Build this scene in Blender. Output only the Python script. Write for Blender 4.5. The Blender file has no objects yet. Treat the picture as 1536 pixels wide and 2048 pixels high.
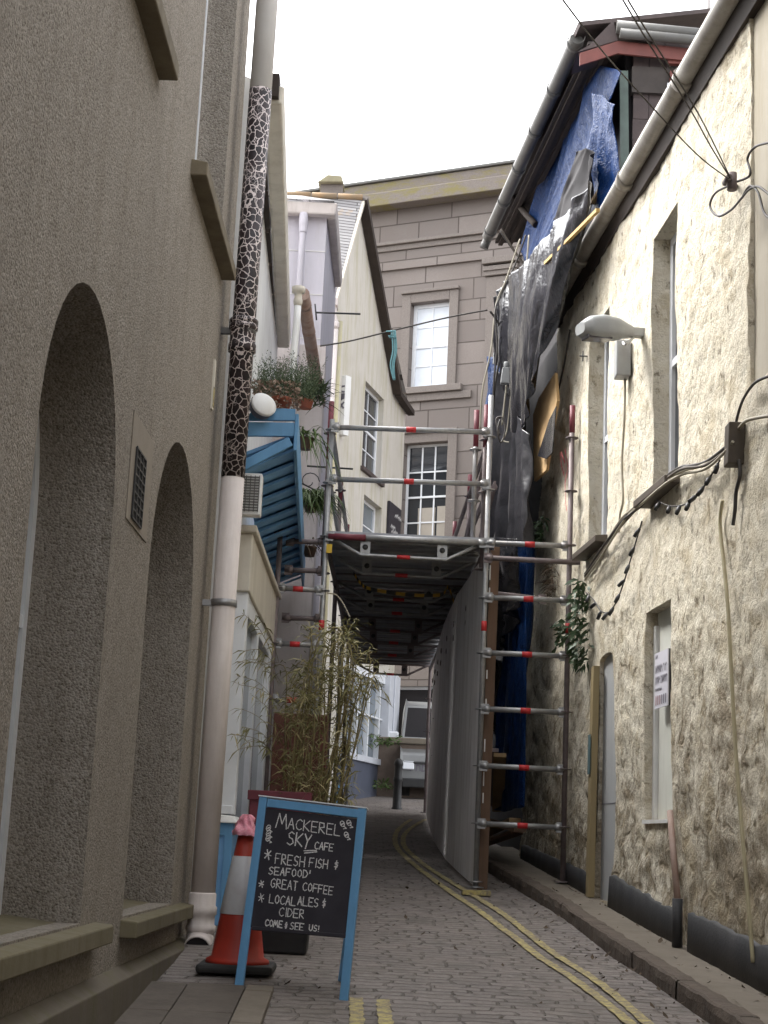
import bpy, math, random
from mathutils import Vector, noise
V = Vector
random.seed(7)
S = bpy.context.scene
C = S.collection

# ------------------------------------------------------------------ camera
F = 3200.0; PIT = math.atan(665 / F); ROL = math.radians(2.6); CZ = 1.5
cd = bpy.data.cameras.new('camera'); cam = bpy.data.objects.new('camera', cd); C.objects.link(cam)
cd.sensor_fit = 'AUTO'; cd.sensor_width = 36; cd.lens = 36 * F / 2048; cd.clip_end = 500; cd.clip_start = .05
_R0 = V((1, 0, 0)); _U0 = V((0, -math.sin(PIT), math.cos(PIT))); _F0 = V((0, math.cos(PIT), math.sin(PIT)))
_cr = _R0 * math.cos(ROL) + _U0 * math.sin(ROL); _cu = -_R0 * math.sin(ROL) + _U0 * math.cos(ROL)
from mathutils import Matrix
M_ = Matrix.Identity(4)
for i in range(3):
    M_[i][0] = _cr[i]; M_[i][1] = _cu[i]; M_[i][2] = -_F0[i]
M_[2][3] = CZ
cam.matrix_world = M_
S.camera = cam

# ------------------------------------------------------------------ sky, sun, exposure
SUN_EL, SUN_AZ = math.radians(52), math.radians(-62)      # azimuth from +Y towards +X
w = bpy.data.worlds.new('World'); S.world = w; w.use_nodes = True
nt = w.node_tree; nt.nodes.clear()
sk = nt.nodes.new('ShaderNodeTexSky'); sk.sky_type = 'NISHITA'; sk.sun_disc = False
sk.sun_elevation = SUN_EL; sk.sun_rotation = SUN_AZ; sk.dust_density = 4; sk.air_density = 1.0; sk.ozone_density = 1
hs = nt.nodes.new('ShaderNodeHueSaturation'); hs.inputs['Saturation'].default_value = .12
bg = nt.nodes.new('ShaderNodeBackground'); bg.inputs['Strength'].default_value = .15
wo = nt.nodes.new('ShaderNodeOutputWorld')
nt.links.new(sk.outputs[0], hs.inputs['Color']); nt.links.new(hs.outputs[0], bg.inputs[0]); nt.links.new(bg.outputs[0], wo.inputs[0])
sl = bpy.data.lights.new('sun', 'SUN'); sl.energy = .36; sl.angle = math.radians(14); sl.color = (1, .95, .86)
so = bpy.data.objects.new('sun', sl); C.objects.link(so)
sd = V((math.sin(SUN_AZ) * math.cos(SUN_EL), math.cos(SUN_AZ) * math.cos(SUN_EL), math.sin(SUN_EL)))
so.rotation_euler = sd.to_track_quat('Z', 'Y').to_euler()
S.view_settings.view_transform = 'Standard'; S.view_settings.look = 'None'
S.view_settings.exposure = 2.55; S.view_settings.gamma = 1

# ------------------------------------------------------------------ survey helpers: pixel of the photograph -> point on a real surface
def ray(px, py):
    u = (px - 768) / F; v = (1024 - py) / F
    return _cr * u + _cu * v + _F0
def atY(px, py, Y):
    d = ray(px, py); t = Y / d.y; return V((d.x * t, Y, CZ + d.z * t))
def vplane(x0, y0, h, off=0):           # vertical plane X = x0 + h (Y - y0); off moves it towards +X
    return (V((x0 + off, y0, 0)), V((1, -h, 0)))
def onp(pl, px, py):
    d = ray(px, py); o = V((0, 0, CZ)); t = (pl[0] - o).dot(pl[1]) / d.dot(pl[1]); return o + d * t
GP = [(-30, -2.4), (0, 0), (9, .72), (14.3, 1.15), (20, 1.6), (23, 1.85), (26, 2.14), (32, 2.6), (60, 4.4), (300, 14)]
def G(y):
    for (a, b), (c, e) in zip(GP, GP[1:]):
        if y <= c: return b + (e - b) * (y - a) / (c - a)
    return GP[-1][1]
def atG(px, py, dz=0):
    d = ray(px, py); y = 3.0
    while y < 90:
        t = y / d.y
        if CZ + d.z * t <= G(y) + dz: break
        y += .01
    return V((d.x * y / d.y, y, G(y) + dz))
LH = .012; RH = -.08
LWX = lambda y: -1.18 + LH * (y - 10)
RWX = lambda y: 2.1 + RH * (y - 10)
LP = lambda off=0: vplane(-1.18, 10, LH, off)
RP = lambda off=0: vplane(2.1, 10, RH, -off)      # off = distance in front of the wall
def rw(y, z, off=0): return V((RWX(y) - off, y, z))
def lw(y, z, off=0): return V((LWX(y) + off, y, z))

# ------------------------------------------------------------------ mesh builder
ORG = {}
class MB:
    def __init__(s): s.v = []; s.f = []; s.m = []; s.s = []
    def add(s, vs, fs, m=0, sm=False):
        o = len(s.v); s.v.extend([V(x) for x in vs])
        for f in fs: s.f.append(tuple(i + o for i in f)); s.m.append(m); s.s.append(sm)
        return s
    def quad(s, a, b, c, d, m=0): return s.add([a, b, c, d], [(0, 1, 2, 3)], m)
    def hexa(s, p, m=0):
        return s.add(p, [(0, 3, 2, 1), (4, 5, 6, 7), (0, 1, 5, 4), (1, 2, 6, 5), (2, 3, 7, 6), (3, 0, 4, 7)], m)
    def box(s, x0, x1, y0, y1, z0, z1, m=0):
        return s.hexa([(x0, y0, z0), (x1, y0, z0), (x1, y1, z0), (x0, y1, z0), (x0, y0, z1), (x1, y0, z1), (x1, y1, z1), (x0, y1, z1)], m)
    def obox(s, c, a, b, d, m=0):      # centre, three half axes
        c, a, b, d = V(c), V(a), V(b), V(d)
        return s.hexa([c - a - b - d, c + a - b - d, c + a + b - d, c - a + b - d, c - a - b + d, c + a - b + d, c + a + b + d, c - a + b + d], m)
    def beam(s, p, q, wd, ht, up=(0, 0, 1), m=0):
        p, q = V(p), V(q); d = (q - p); L = d.length / 2; d.normalize()
        x = d.cross(V(up)); x = x.normalized() if x.length > 1e-6 else V((1, 0, 0)); z = x.cross(d)
        return s.obox((p + q) / 2, d * L, x * wd / 2, z * ht / 2, m)
    def prism(s, pts, vec, m=0):
        pts = [V(p) for p in pts]; n = len(pts); vec = V(vec)
        return s.add(pts + [p + vec for p in pts], [tuple(range(n))[::-1], tuple(range(n, 2 * n))] + [(i, (i + 1) % n, n + (i + 1) % n, n + i) for i in range(n)], m)
    def tube(s, pts, r, n=8, m=0, cap=True):
        pts = [V(p) for p in pts]; rs = r if isinstance(r, (list, tuple)) else [r] * len(pts)
        o = len(s.v); N = len(pts); pr = None
        for i, p in enumerate(pts):
            t = (pts[min(i + 1, N - 1)] - pts[max(i - 1, 0)])
            t = t.normalized() if t.length > 1e-9 else V((0, 0, 1))
            if pr is None:
                a = V((0, 0, 1)) if abs(t.z) < .9 else V((1, 0, 0)); x = t.cross(a).normalized()
            else:
                x = pr - t * pr.dot(t); x = x.normalized() if x.length > 1e-6 else t.orthogonal().normalized()
            pr = x; y = t.cross(x)
            for k in range(n):
                a = 2 * math.pi * k / n; s.v.append(p + (x * math.cos(a) + y * math.sin(a)) * rs[i])
        for i in range(N - 1):
            for k in range(n):
                s.f.append((o + i * n + k, o + i * n + (k + 1) % n, o + (i + 1) * n + (k + 1) % n, o + (i + 1) * n + k)); s.m.append(m); s.s.append(True)
        if cap:
            s.f.append(tuple(o + k for k in range(n))[::-1]); s.m.append(m); s.s.append(False)
            s.f.append(tuple(o + (N - 1) * n + k for k in range(n))); s.m.append(m); s.s.append(False)
        return s
    def lathe(s, base, prof, n=20, axis=(0, 0, 1), m=0, cap=True):   # prof: (radius, height)
        ax = V(axis).normalized(); pts = [V(base) + ax * h for r, h in prof]
        x = ax.orthogonal().normalized(); y = ax.cross(x); o = len(s.v)
        for p, (r, h) in zip(pts, prof):
            for k in range(n):
                a = 2 * math.pi * k / n; s.v.append(p + (x * math.cos(a) + y * math.sin(a)) * r)
        for i in range(len(prof) - 1):
            for k in range(n):
                s.f.append((o + i * n + k, o + i * n + (k + 1) % n, o + (i + 1) * n + (k + 1) % n, o + (i + 1) * n + k)); s.m.append(m); s.s.append(True)
        if cap:
            s.f.append(tuple(o + k for k in range(n))[::-1]); s.m.append(m); s.s.append(False)
            s.f.append(tuple(o + (len(prof) - 1) * n + k for k in range(n))); s.m.append(m); s.s.append(False)
        return s
    def grid(s, fn, nu, nv, m=0, sm=True):
        o = len(s.v)
        for i in range(nu + 1):
            for j in range(nv + 1): s.v.append(V(fn(i / nu, j / nv)))
        for i in range(nu):
            for j in range(nv):
                a = o + i * (nv + 1) + j; s.f.append((a, a + nv + 1, a + nv + 2, a + 1)); s.m.append(m); s.s.append(sm)
        return s
    def leaf(s, p, d, L, W, m=0, droop=.3, nrm=None):
        d = V(d).normalized(); x = d.cross(nrm or V((random.uniform(-1, 1), random.uniform(-1, 1), random.uniform(-1, 1))))
        x = x.normalized() if x.length > 1e-4 else d.orthogonal().normalized()
        q = V(p) + d * L * .5 - V((0, 0, L * droop * .12)); e = V(p) + d * L - V((0, 0, L * droop))
        return s.add([V(p) - x * W * .15, V(p) + x * W * .15, q + x * W * .5, e, q - x * W * .5], [(0, 1, 2, 4), (4, 2, 3)], m)
    def build(s, name, mats, parent=None, loc=None, uv=None, bev=0, solid=0):
        me = bpy.data.meshes.new(name)
        if parent is not None: org = ORG[parent.name]
        elif loc is not None: org = V(loc)
        else:
            xs = [v.x for v in s.v]; ys = [v.y for v in s.v]; zs = [v.z for v in s.v]
            org = V(((min(xs) + max(xs)) / 2, (min(ys) + max(ys)) / 2, min(zs)))
        me.from_pydata([(v - org)[:] for v in s.v], [], s.f)
        if not isinstance(mats, (list, tuple)): mats = [mats]
        for m in mats: me.materials.append(m)
        me.polygons.foreach_set('material_index', s.m); me.polygons.foreach_set('use_smooth', s.s)
        if uv:
            o_, d_ = V(uv[0]), V(uv[1]).normalized(); e_ = V(uv[2]) if len(uv) > 2 else V((0, 0, 1))
            L = me.uv_layers.new(name='UVMap'); vi = [0] * len(me.loops); me.loops.foreach_get('vertex_index', vi); out = []
            for i in vi:
                q = s.v[i] - o_; out += [q.dot(d_), q.dot(e_)]
            L.data.foreach_set('uv', out)
        me.update()
        o = bpy.data.objects.new(name, me); C.objects.link(o)
        if parent is not None: o.parent = parent
        else: o.location = org
        ORG[o.name] = org
        if bev:
            b = o.modifiers.new('bevel', 'BEVEL'); b.width = bev; b.segments = 2; b.limit_method = 'ANGLE'
        if solid:
            b = o.modifiers.new('solid', 'SOLIDIFY'); b.thickness = solid; b.offset = 0
        return o
def tag(o, label=None, cat=None, group=None, kind=None):
    if label: o['label'] = label
    if cat: o['category'] = cat
    if group: o['group'] = group
    if kind: o['kind'] = kind
    return o
def thing(name, label, cat, loc, group=None):
    o = bpy.data.objects.new(name, None); C.objects.link(o); o.location = loc; o.empty_display_size = .1
    ORG[o.name] = V(loc); return tag(o, label, cat, group)
def curve(pts, k=6):
    pts = [V(p) for p in pts]; out = []
    for i in range(len(pts) - 1):
        p0 = pts[max(i - 1, 0)]; p1 = pts[i]; p2 = pts[i + 1]; p3 = pts[min(i + 2, len(pts) - 1)]
        for j in range(k):
            t = j / k
            out.append(.5 * ((2 * p1) + (p2 - p0) * t + (2 * p0 - 5 * p1 + 4 * p2 - p3) * t * t + (3 * p1 - p0 - 3 * p2 + p3) * t ** 3))
    return out + [pts[-1]]
def rnd(a, b): return random.uniform(a, b)
def nz(x, y, z=0): return noise.noise(V((x, y, z)))

# ------------------------------------------------------------------ materials
class NT:
    def __init__(s, name):
        s.mat = bpy.data.materials.new(name); s.mat.use_nodes = True; s.t = s.mat.node_tree
        s.b = s.t.nodes['Principled BSDF']; s.geo = None
    def n(s, ty, **k):
        x = s.t.nodes.new(ty)
        for a, b in k.items():
            if a.startswith('_'): setattr(x, a[1:], b)
            else: x.inputs[a.replace('__', ' ')].default_value = b
        return x
    def l(s, a, b): s.t.links.new(a, b); return s
    def pos(s, scale=(1, 1, 1), uv=False, rot=(0, 0, 0)):
        g = s.n('ShaderNodeUVMap' if uv else 'ShaderNodeNewGeometry')
        mp = s.n('ShaderNodeMapping'); mp.inputs['Scale'].default_value = scale; mp.inputs['Rotation'].default_value = rot
        s.l(g.outputs[0], mp.inputs[0]); return mp.outputs[0]
    def noise(s, vec, scale, detail=5, rough=.6, dist=0):
        x = s.n('ShaderNodeTexNoise'); x.inputs['Scale'].default_value = scale; x.inputs['Detail'].default_value = detail
        x.inputs['Roughness'].default_value = rough; x.inputs['Distortion'].default_value = dist; s.l(vec, x.inputs['Vector']); return x.outputs['Fac']
    def ramp(s, fac, stops):
        x = s.n('ShaderNodeValToRGB'); e = x.color_ramp.elements
        while len(e) < len(stops): e.new(.5)
        for q, (p, c) in zip(e, stops):
            q.position = p; q.color = (c, c, c, 1) if isinstance(c, (int, float)) else (*c, 1)
        s.l(fac, x.inputs[0]); return x.outputs[0]
    def mix(s, fac, a, b, mode='MIX'):
        x = s.n('ShaderNodeMix'); x.data_type = 'RGBA'; x.blend_type = mode
        for sock, val in ((x.inputs[0], fac), (x.inputs[6], a), (x.inputs[7], b)):
            if hasattr(val, 'is_output'): s.l(val, sock)
            else: sock.default_value = val if not isinstance(val, tuple) else (*val, 1)
        return x.outputs[2]
    def math(s, op, a, b=0.0):
        x = s.n('ShaderNodeMath'); x.operation = op
        for sock, val in ((x.inputs[0], a), (x.inputs[1], b)):
            if hasattr(val, 'is_output'): s.l(val, sock)
            else: sock.default_value = val
        return x.outputs[0]
    def bump(s, h, strength=.5, dist=.01, prev=None):
        x = s.n('ShaderNodeBump'); x.inputs['Strength'].default_value = strength; x.inputs['Distance'].default_value = dist
        s.l(h, x.inputs['Height'])
        if prev: s.l(prev, x.inputs['Normal'])
        s.l(x.outputs[0], s.b.inputs['Normal']); return x.outputs[0]
    def col(s, c):
        if hasattr(c, 'is_output'): s.l(c, s.b.inputs['Base Color'])
        else: s.b.inputs['Base Color'].default_value = (*c, 1)
        return s
    def fin(s, rough=.8, metal=0, spec=.4):
        if hasattr(rough, 'is_output'): s.l(rough, s.b.inputs['Roughness'])
        else: s.b.inputs['Roughness'].default_value = rough
        s.b.inputs['Metallic'].default_value = metal; s.b.inputs['Specular IOR Level'].default_value = spec
        return s.mat
def pm(name, c1, c2=None, scale=8, rough=.7, metal=0, bump=0, bscale=60, streak=None, spec=.4, dirt=None, stretch=(1, 1, 1), contrast=.2, bdist=.004):
    """painted / worn surface: two tones by noise, optional dirt tone, fine bump"""
    t = NT(name); p = t.pos(stretch); c2 = c2 or tuple(x * .82 for x in c1)
    f = t.ramp(t.noise(p, scale, 6, .65), [(.5 - contrast, 0), (.5 + contrast, 1)]); c = t.mix(f, c1, c2)
    if dirt:
        g = t.pos((5, 5, .55)); d = t.ramp(t.noise(g, 1.4, 7, .7), [(.47, 0), (.7, 1)]); c = t.mix(t.math('MULTIPLY', d, dirt[1]), c, dirt[0])
    t.col(c)
    if bump: t.bump(t.noise(t.pos(stretch), bscale, 4, .6), bump, bdist)
    return t.fin(rough, metal, spec)

def m_roughcast():
    t = NT('roughcast'); p = t.pos()
    v = t.n('ShaderNodeTexVoronoi', Scale=88.0); t.l(p, v.inputs['Vector'])
    sp = t.n('ShaderNodeSeparateColor'); t.l(v.outputs['Color'], sp.inputs[0])
    n2 = t.noise(p, 62, 5, .75); big = t.noise(t.pos((1, 1, .45)), 1.1, 6, .65); mid = t.noise(p, 6, 6, .7)
    base = t.mix(t.ramp(big, [(.3, 0), (.7, 1)]), (.345, .312, .272), (.28, .254, .222))
    st = t.ramp(t.noise(t.pos((4, 4, .16)), 1.5, 5, .6), [(.5, 0), (.72, 1)])
    base = t.mix(t.math('MULTIPLY', st, .45), base, (.185, .16, .13)); dp = t.ramp(t.noise(t.pos((1, .8, .8)), 2.3, 8, .75, .4), [(.56, 0), (.66, 1)]); base = t.mix(t.math('MULTIPLY', dp, .4), base, (.20, .175, .14))
    base = t.mix(t.ramp(mid, [(.4, 0), (.7, .45)]), base, (.40, .36, .312))
    c = t.mix(t.math('MULTIPLY', t.ramp(sp.outputs[0], [(.35, 0), (.9, 1)]), .5), base, (.16, .135, .108)); c = t.mix(t.math('MULTIPLY', t.ramp(sp.outputs[1], [(.75, 0), (.95, 1)]), .45), c, (.42, .375, .32))
    pit = t.ramp(n2, [(.36, 1), (.47, 0)])
    c = t.mix(t.math('MULTIPLY', pit, .8), c, (.085, .068, .05)); t.col(c)
    h = t.math('ADD', t.math('MULTIPLY', v.outputs['Distance'], -.8), t.math('MULTIPLY', n2, 1.5))
    t.bump(h, .6, .016); return t.fin(.95, 0, .15)
def m_limewash():
    t = NT('limewash_rubble'); p = t.pos(); sep = t.n('ShaderNodeSeparateXYZ'); t.l(p, sep.inputs[0])
    n1 = t.noise(p, 1.3, 8, .68); n2 = t.noise(p, 7, 8, .7); n3 = t.noise(p, 38, 5, .7)
    hgt = t.n('ShaderNodeMapRange'); hgt.inputs[1].default_value = 1.0; hgt.inputs[2].default_value = 4.2; hgt.inputs[3].default_value = .09; hgt.inputs[4].default_value = -.10
    t.l(sep.outputs[2], hgt.inputs[0])
    wear = t.math('ADD', t.math('ADD', t.math('MULTIPLY', n1, .5), t.math('MULTIPLY', n2, .5)), hgt.outputs[0])
    base = t.mix(t.ramp(n2, [(.35, 0), (.68, 1)]), (.68, .635, .535), (.58, .52, .40))
    stone = t.mix(t.ramp(n3, [(.3, 0), (.7, 1)]), (.40, .345, .26), (.17, .135, .095))
    c = t.mix(t.ramp(wear, [(.50, 0), (.60, .9)]), base, stone)
    pit = t.ramp(t.noise(t.pos((1, 1, .7)), 13, 7, .75), [(.36, 1), (.44, 0)]); c = t.mix(t.math('MULTIPLY', pit, .8), c, (.15, .12, .08)); vj = t.n('ShaderNodeTexVoronoi', Scale=1.0); vj.feature = 'DISTANCE_TO_EDGE'; wn = t.n('ShaderNodeTexNoise', Scale=3.0); wn.inputs['Detail'].default_value = 5; t.l(p, wn.inputs['Vector'])
    wm = t.n('ShaderNodeMix'); wm.data_type = 'VECTOR'; wm.inputs[0].default_value = .34; t.l(p, wm.inputs[4]); t.l(wn.outputs['Color'], wm.inputs[5]); wp = t.n('ShaderNodeMapping'); wp.inputs['Scale'].default_value = (.3, 3.6, 4.8); t.l(wm.outputs[1], wp.inputs[0]); t.l(wp.outputs[0], vj.inputs['Vector'])
    jm = t.math('MULTIPLY', t.ramp(vj.outputs[0], [(.02, 1), (.10, 0)]), t.ramp(t.math('ADD', n2, hgt.outputs[0]), [(.45, .0), (.66, .6)])); c = t.mix(jm, c, (.24, .19, .125))
    fl = t.ramp(t.noise(p, 3.1, 7, .72, .6), [(.55, 0), (.575, 1)]); c = t.mix(t.math('MULTIPLY', fl, .5), c, (.42, .35, .235)); t.col(c)
    v = t.n('ShaderNodeTexVoronoi', Scale=9.0); v.feature = 'SMOOTH_F1'; t.l(p, v.inputs['Vector'])
    h = t.math('ADD', t.math('MULTIPLY', n3, .3), t.math('MULTIPLY', n2, .9)); h = t.math('SUBTRACT', h, t.math('MULTIPLY', jm, .5)); t.bump(h, .9, .05)
    return t.fin(.92, 0, .15)
def m_crackle():
    t = NT('crackled_paint'); p = t.pos((1, 1, .9))
    nn = t.n('ShaderNodeTexNoise', Scale=22.0); t.l(p, nn.inputs['Vector'])
    mx = t.n('ShaderNodeMix'); mx.data_type = 'VECTOR'; mx.inputs[0].default_value = .035; t.l(p, mx.inputs[4]); t.l(nn.outputs['Color'], mx.inputs[5])
    v = t.n('ShaderNodeTexVoronoi', Scale=21.0); v.feature = 'DISTANCE_TO_EDGE'; t.l(mx.outputs[1], v.inputs['Vector'])
    v2 = t.n('ShaderNodeTexVoronoi', Scale=55.0); v2.feature = 'DISTANCE_TO_EDGE'; t.l(mx.outputs[1], v2.inputs['Vector'])
    e = t.ramp(v.outputs[0], [(.035, 1), (.06, 0)]); e2 = t.math('MULTIPLY', t.ramp(v2.outputs[0], [(.03, 1), (.05, 0)]), t.ramp(t.noise(p, 6, 2), [(.56, 0), (.62, .8)]))
    k = t.math('MAXIMUM', e, e2)
    dark = t.mix(t.ramp(t.noise(p, 9, 4), [(.4, 0), (.65, 1)]), (.012, .010, .012), (.034, .019, .021))
    t.col(t.mix(k, dark, (.62, .54, .52))); t.bump(k, .6, .004); return t.fin(.5, 0, .4)
def m_ashlar():
    t = NT('granite_ashlar'); u = t.pos(uv=True)
    b = t.n('ShaderNodeTexBrick', Scale=1.0); b.inputs['Mortar Size'].default_value = .013; b.inputs['Brick Width'].default_value = 1.25; b.inputs['Row Height'].default_value = .46
    b.inputs['Mortar Smooth'].default_value = .3; b.offset = .43; b.squash = .72; b.squash_frequency = 3; b.inputs['Color1'].default_value = (.235, .21, .192, 1); b.inputs['Color2'].default_value = (.145, .13, .12, 1); b.inputs['Mortar'].default_value = (.06, .052, .045, 1)
    t.l(u, b.inputs['Vector']); p = t.pos()
    f = t.ramp(t.noise(p, 30, 6, .75), [(.3, 0), (.7, 1)]); c = t.mix(t.math('MULTIPLY', f, .55), b.outputs[0], (.17, .135, .125))
    big = t.ramp(t.noise(t.pos((1, 1, .5)), .9, 6, .6), [(.42, 0), (.7, 1)]); c = t.mix(t.math('MULTIPLY', big, .45), c, (.16, .135, .12)); t.col(c)
    nb = t.bump(b.outputs['Fac'], 1, -.03); t.bump(t.noise(p, 55, 5, .7), .35, .012, nb); return t.fin(.85, 0, .3)
def m_granite(name='granite_trim', moss=0.0):
    t = NT(name); p = t.pos(); f = t.noise(p, 45, 5, .75)
    c = t.mix(t.ramp(f, [(.3, 0), (.7, 1)]), (.225, .197, .18), (.14, .122, .11))
    if moss:
        mk = t.ramp(t.noise(t.pos((.8, .8, 2.2)), 2.4, 8, .75), [(.46, 0), (.62, 1)]); c = t.mix(t.math('MULTIPLY', mk, moss), c, (.19, .165, .055))
    t.col(c); t.bump(f, .5, .012); return t.fin(.9, 0, .25)
def m_sett():
    t = NT('granite_setts'); p0 = t.pos(); nn = t.n('ShaderNodeTexNoise', Scale=5.5); nn.inputs['Detail'].default_value = 5; t.l(p0, nn.inputs['Vector'])
    mx = t.n('ShaderNodeMix'); mx.data_type = 'VECTOR'; mx.inputs[0].default_value = .10; t.l(p0, mx.inputs[4]); t.l(nn.outputs['Color'], mx.inputs[5])
    b = t.n('ShaderNodeTexBrick', Scale=1.0); b.inputs['Mortar Size'].default_value = .011; b.inputs['Mortar Smooth'].default_value = .6; b.inputs['Brick Width'].default_value = .19; b.inputs['Row Height'].default_value = .092; b.offset = .37; b.squash = 1.3; b.squash_frequency = 3
    b.inputs['Color1'].default_value = (.235, .21, .198, 1); b.inputs['Color2'].default_value = (.165, .145, .137, 1); b.inputs['Mortar'].default_value = (.085, .074, .064, 1); b.inputs['Bias'].default_value = -.1
    t.l(mx.outputs[1], b.inputs['Vector'])
    f = t.noise(p0, 26, 6, .75); c = t.mix(t.math('MULTIPLY', t.ramp(f, [(.35, 0), (.7, 1)]), .6), b.outputs[0], (.13, .108, .096))
    g = t.ramp(t.noise(p0, 1.2, 6, .65), [(.4, 0), (.72, 1)]); c = t.mix(t.math('MULTIPLY', g, .55), c, (.19, .165, .14)); g2 = t.ramp(t.noise(p0, 2.6, 8, .75, .5), [(.52, 0), (.62, 1)]); c = t.mix(t.math('MULTIPLY', g2, .55), c, (.10, .088, .078)); vv = t.n('ShaderNodeTexVoronoi', Scale=7.0); t.l(mx.outputs[1], vv.inputs['Vector']); sv = t.n('ShaderNodeSeparateColor'); t.l(vv.outputs['Color'], sv.inputs[0]); c = t.mix(t.math('MULTIPLY', t.ramp(sv.outputs[0], [(.55, 0), (.9, 1)]), .4), c, (.23, .20, .182)); t.col(c)
    nb = t.bump(b.outputs['Fac'], .8, -.02); nb = t.bump(t.noise(p0, 9, 4, .6), .6, .03, nb); t.bump(f, .5, .012, nb)
    return t.fin(t.ramp(f, [(.3, .62), (.7, .9)]), 0, .35)
def m_slate():
    t = NT('roof_slates'); u = t.pos(uv=True)
    b = t.n('ShaderNodeTexBrick', Scale=1.0); b.inputs['Mortar Size'].default_value = .008; b.inputs['Brick Width'].default_value = .7; b.inputs['Row Height'].default_value = .075
    b.inputs['Color1'].default_value = (.30, .29, .29, 1); b.inputs['Color2'].default_value = (.20, .195, .20, 1); b.inputs['Mortar'].default_value = (.05, .045, .045, 1)
    t.l(u, b.inputs['Vector']); k = t.ramp(t.noise(t.pos(), 2.2, 8, .75), [(.57, 0), (.68, 1)])
    t.col(t.mix(t.math('MULTIPLY', k, .75), b.outputs[0], (.36, .245, .13))); t.bump(b.outputs['Fac'], 1, -.02); return t.fin(.8)
def m_film(name, c1, c2, rough, bscale, bs, bd, spec=None):
    t = NT(name); p = t.pos((1, 1, .35)); p2 = t.pos((1, 1, 1.4), rot=(.5, .3, .6))
    r = t.noise(p, bscale, 6, .62, .8); r2 = t.noise(p2, bscale * 2.3, 4, .6, 1.5)
    t.col(t.mix(t.ramp(r2, [(.35, 0), (.7, 1)]), c1, c2))
    nb = t.bump(r, bs, bd); t.bump(r2, bs * .7, bd * .5, nb); return t.fin(rough, 0, spec if spec is not None else (.32 if rough > .2 else .5))
def m_glass(name, c=(.02, .024, .03), rough=.06):
    t = NT(name); t.col(c); p = t.pos(); t.bump(t.noise(p, 3, 2), .06, .02); return t.fin(rough, 0, .6)
def m_chalk():
    t = NT('chalk'); p = t.pos(); f = t.ramp(t.noise(p, 240, 3, .7), [(.36, 0), (.56, 1)]); t.col(t.mix(f, (.22, .21, .22), (.78, .77, .76))); return t.fin(1, 0, .05)
def m_yellow():
    t = NT('worn_yellow_paint'); p = t.pos(); f = t.ramp(t.noise(p, 17, 7, .8), [(.40, 0), (.56, 1)]); t.col(t.mix(f, (.47, .395, .15), (.22, .185, .13)))
    t.bump(t.noise(p, 40, 5, .7), .5, .01); return t.fin(.85)

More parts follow.
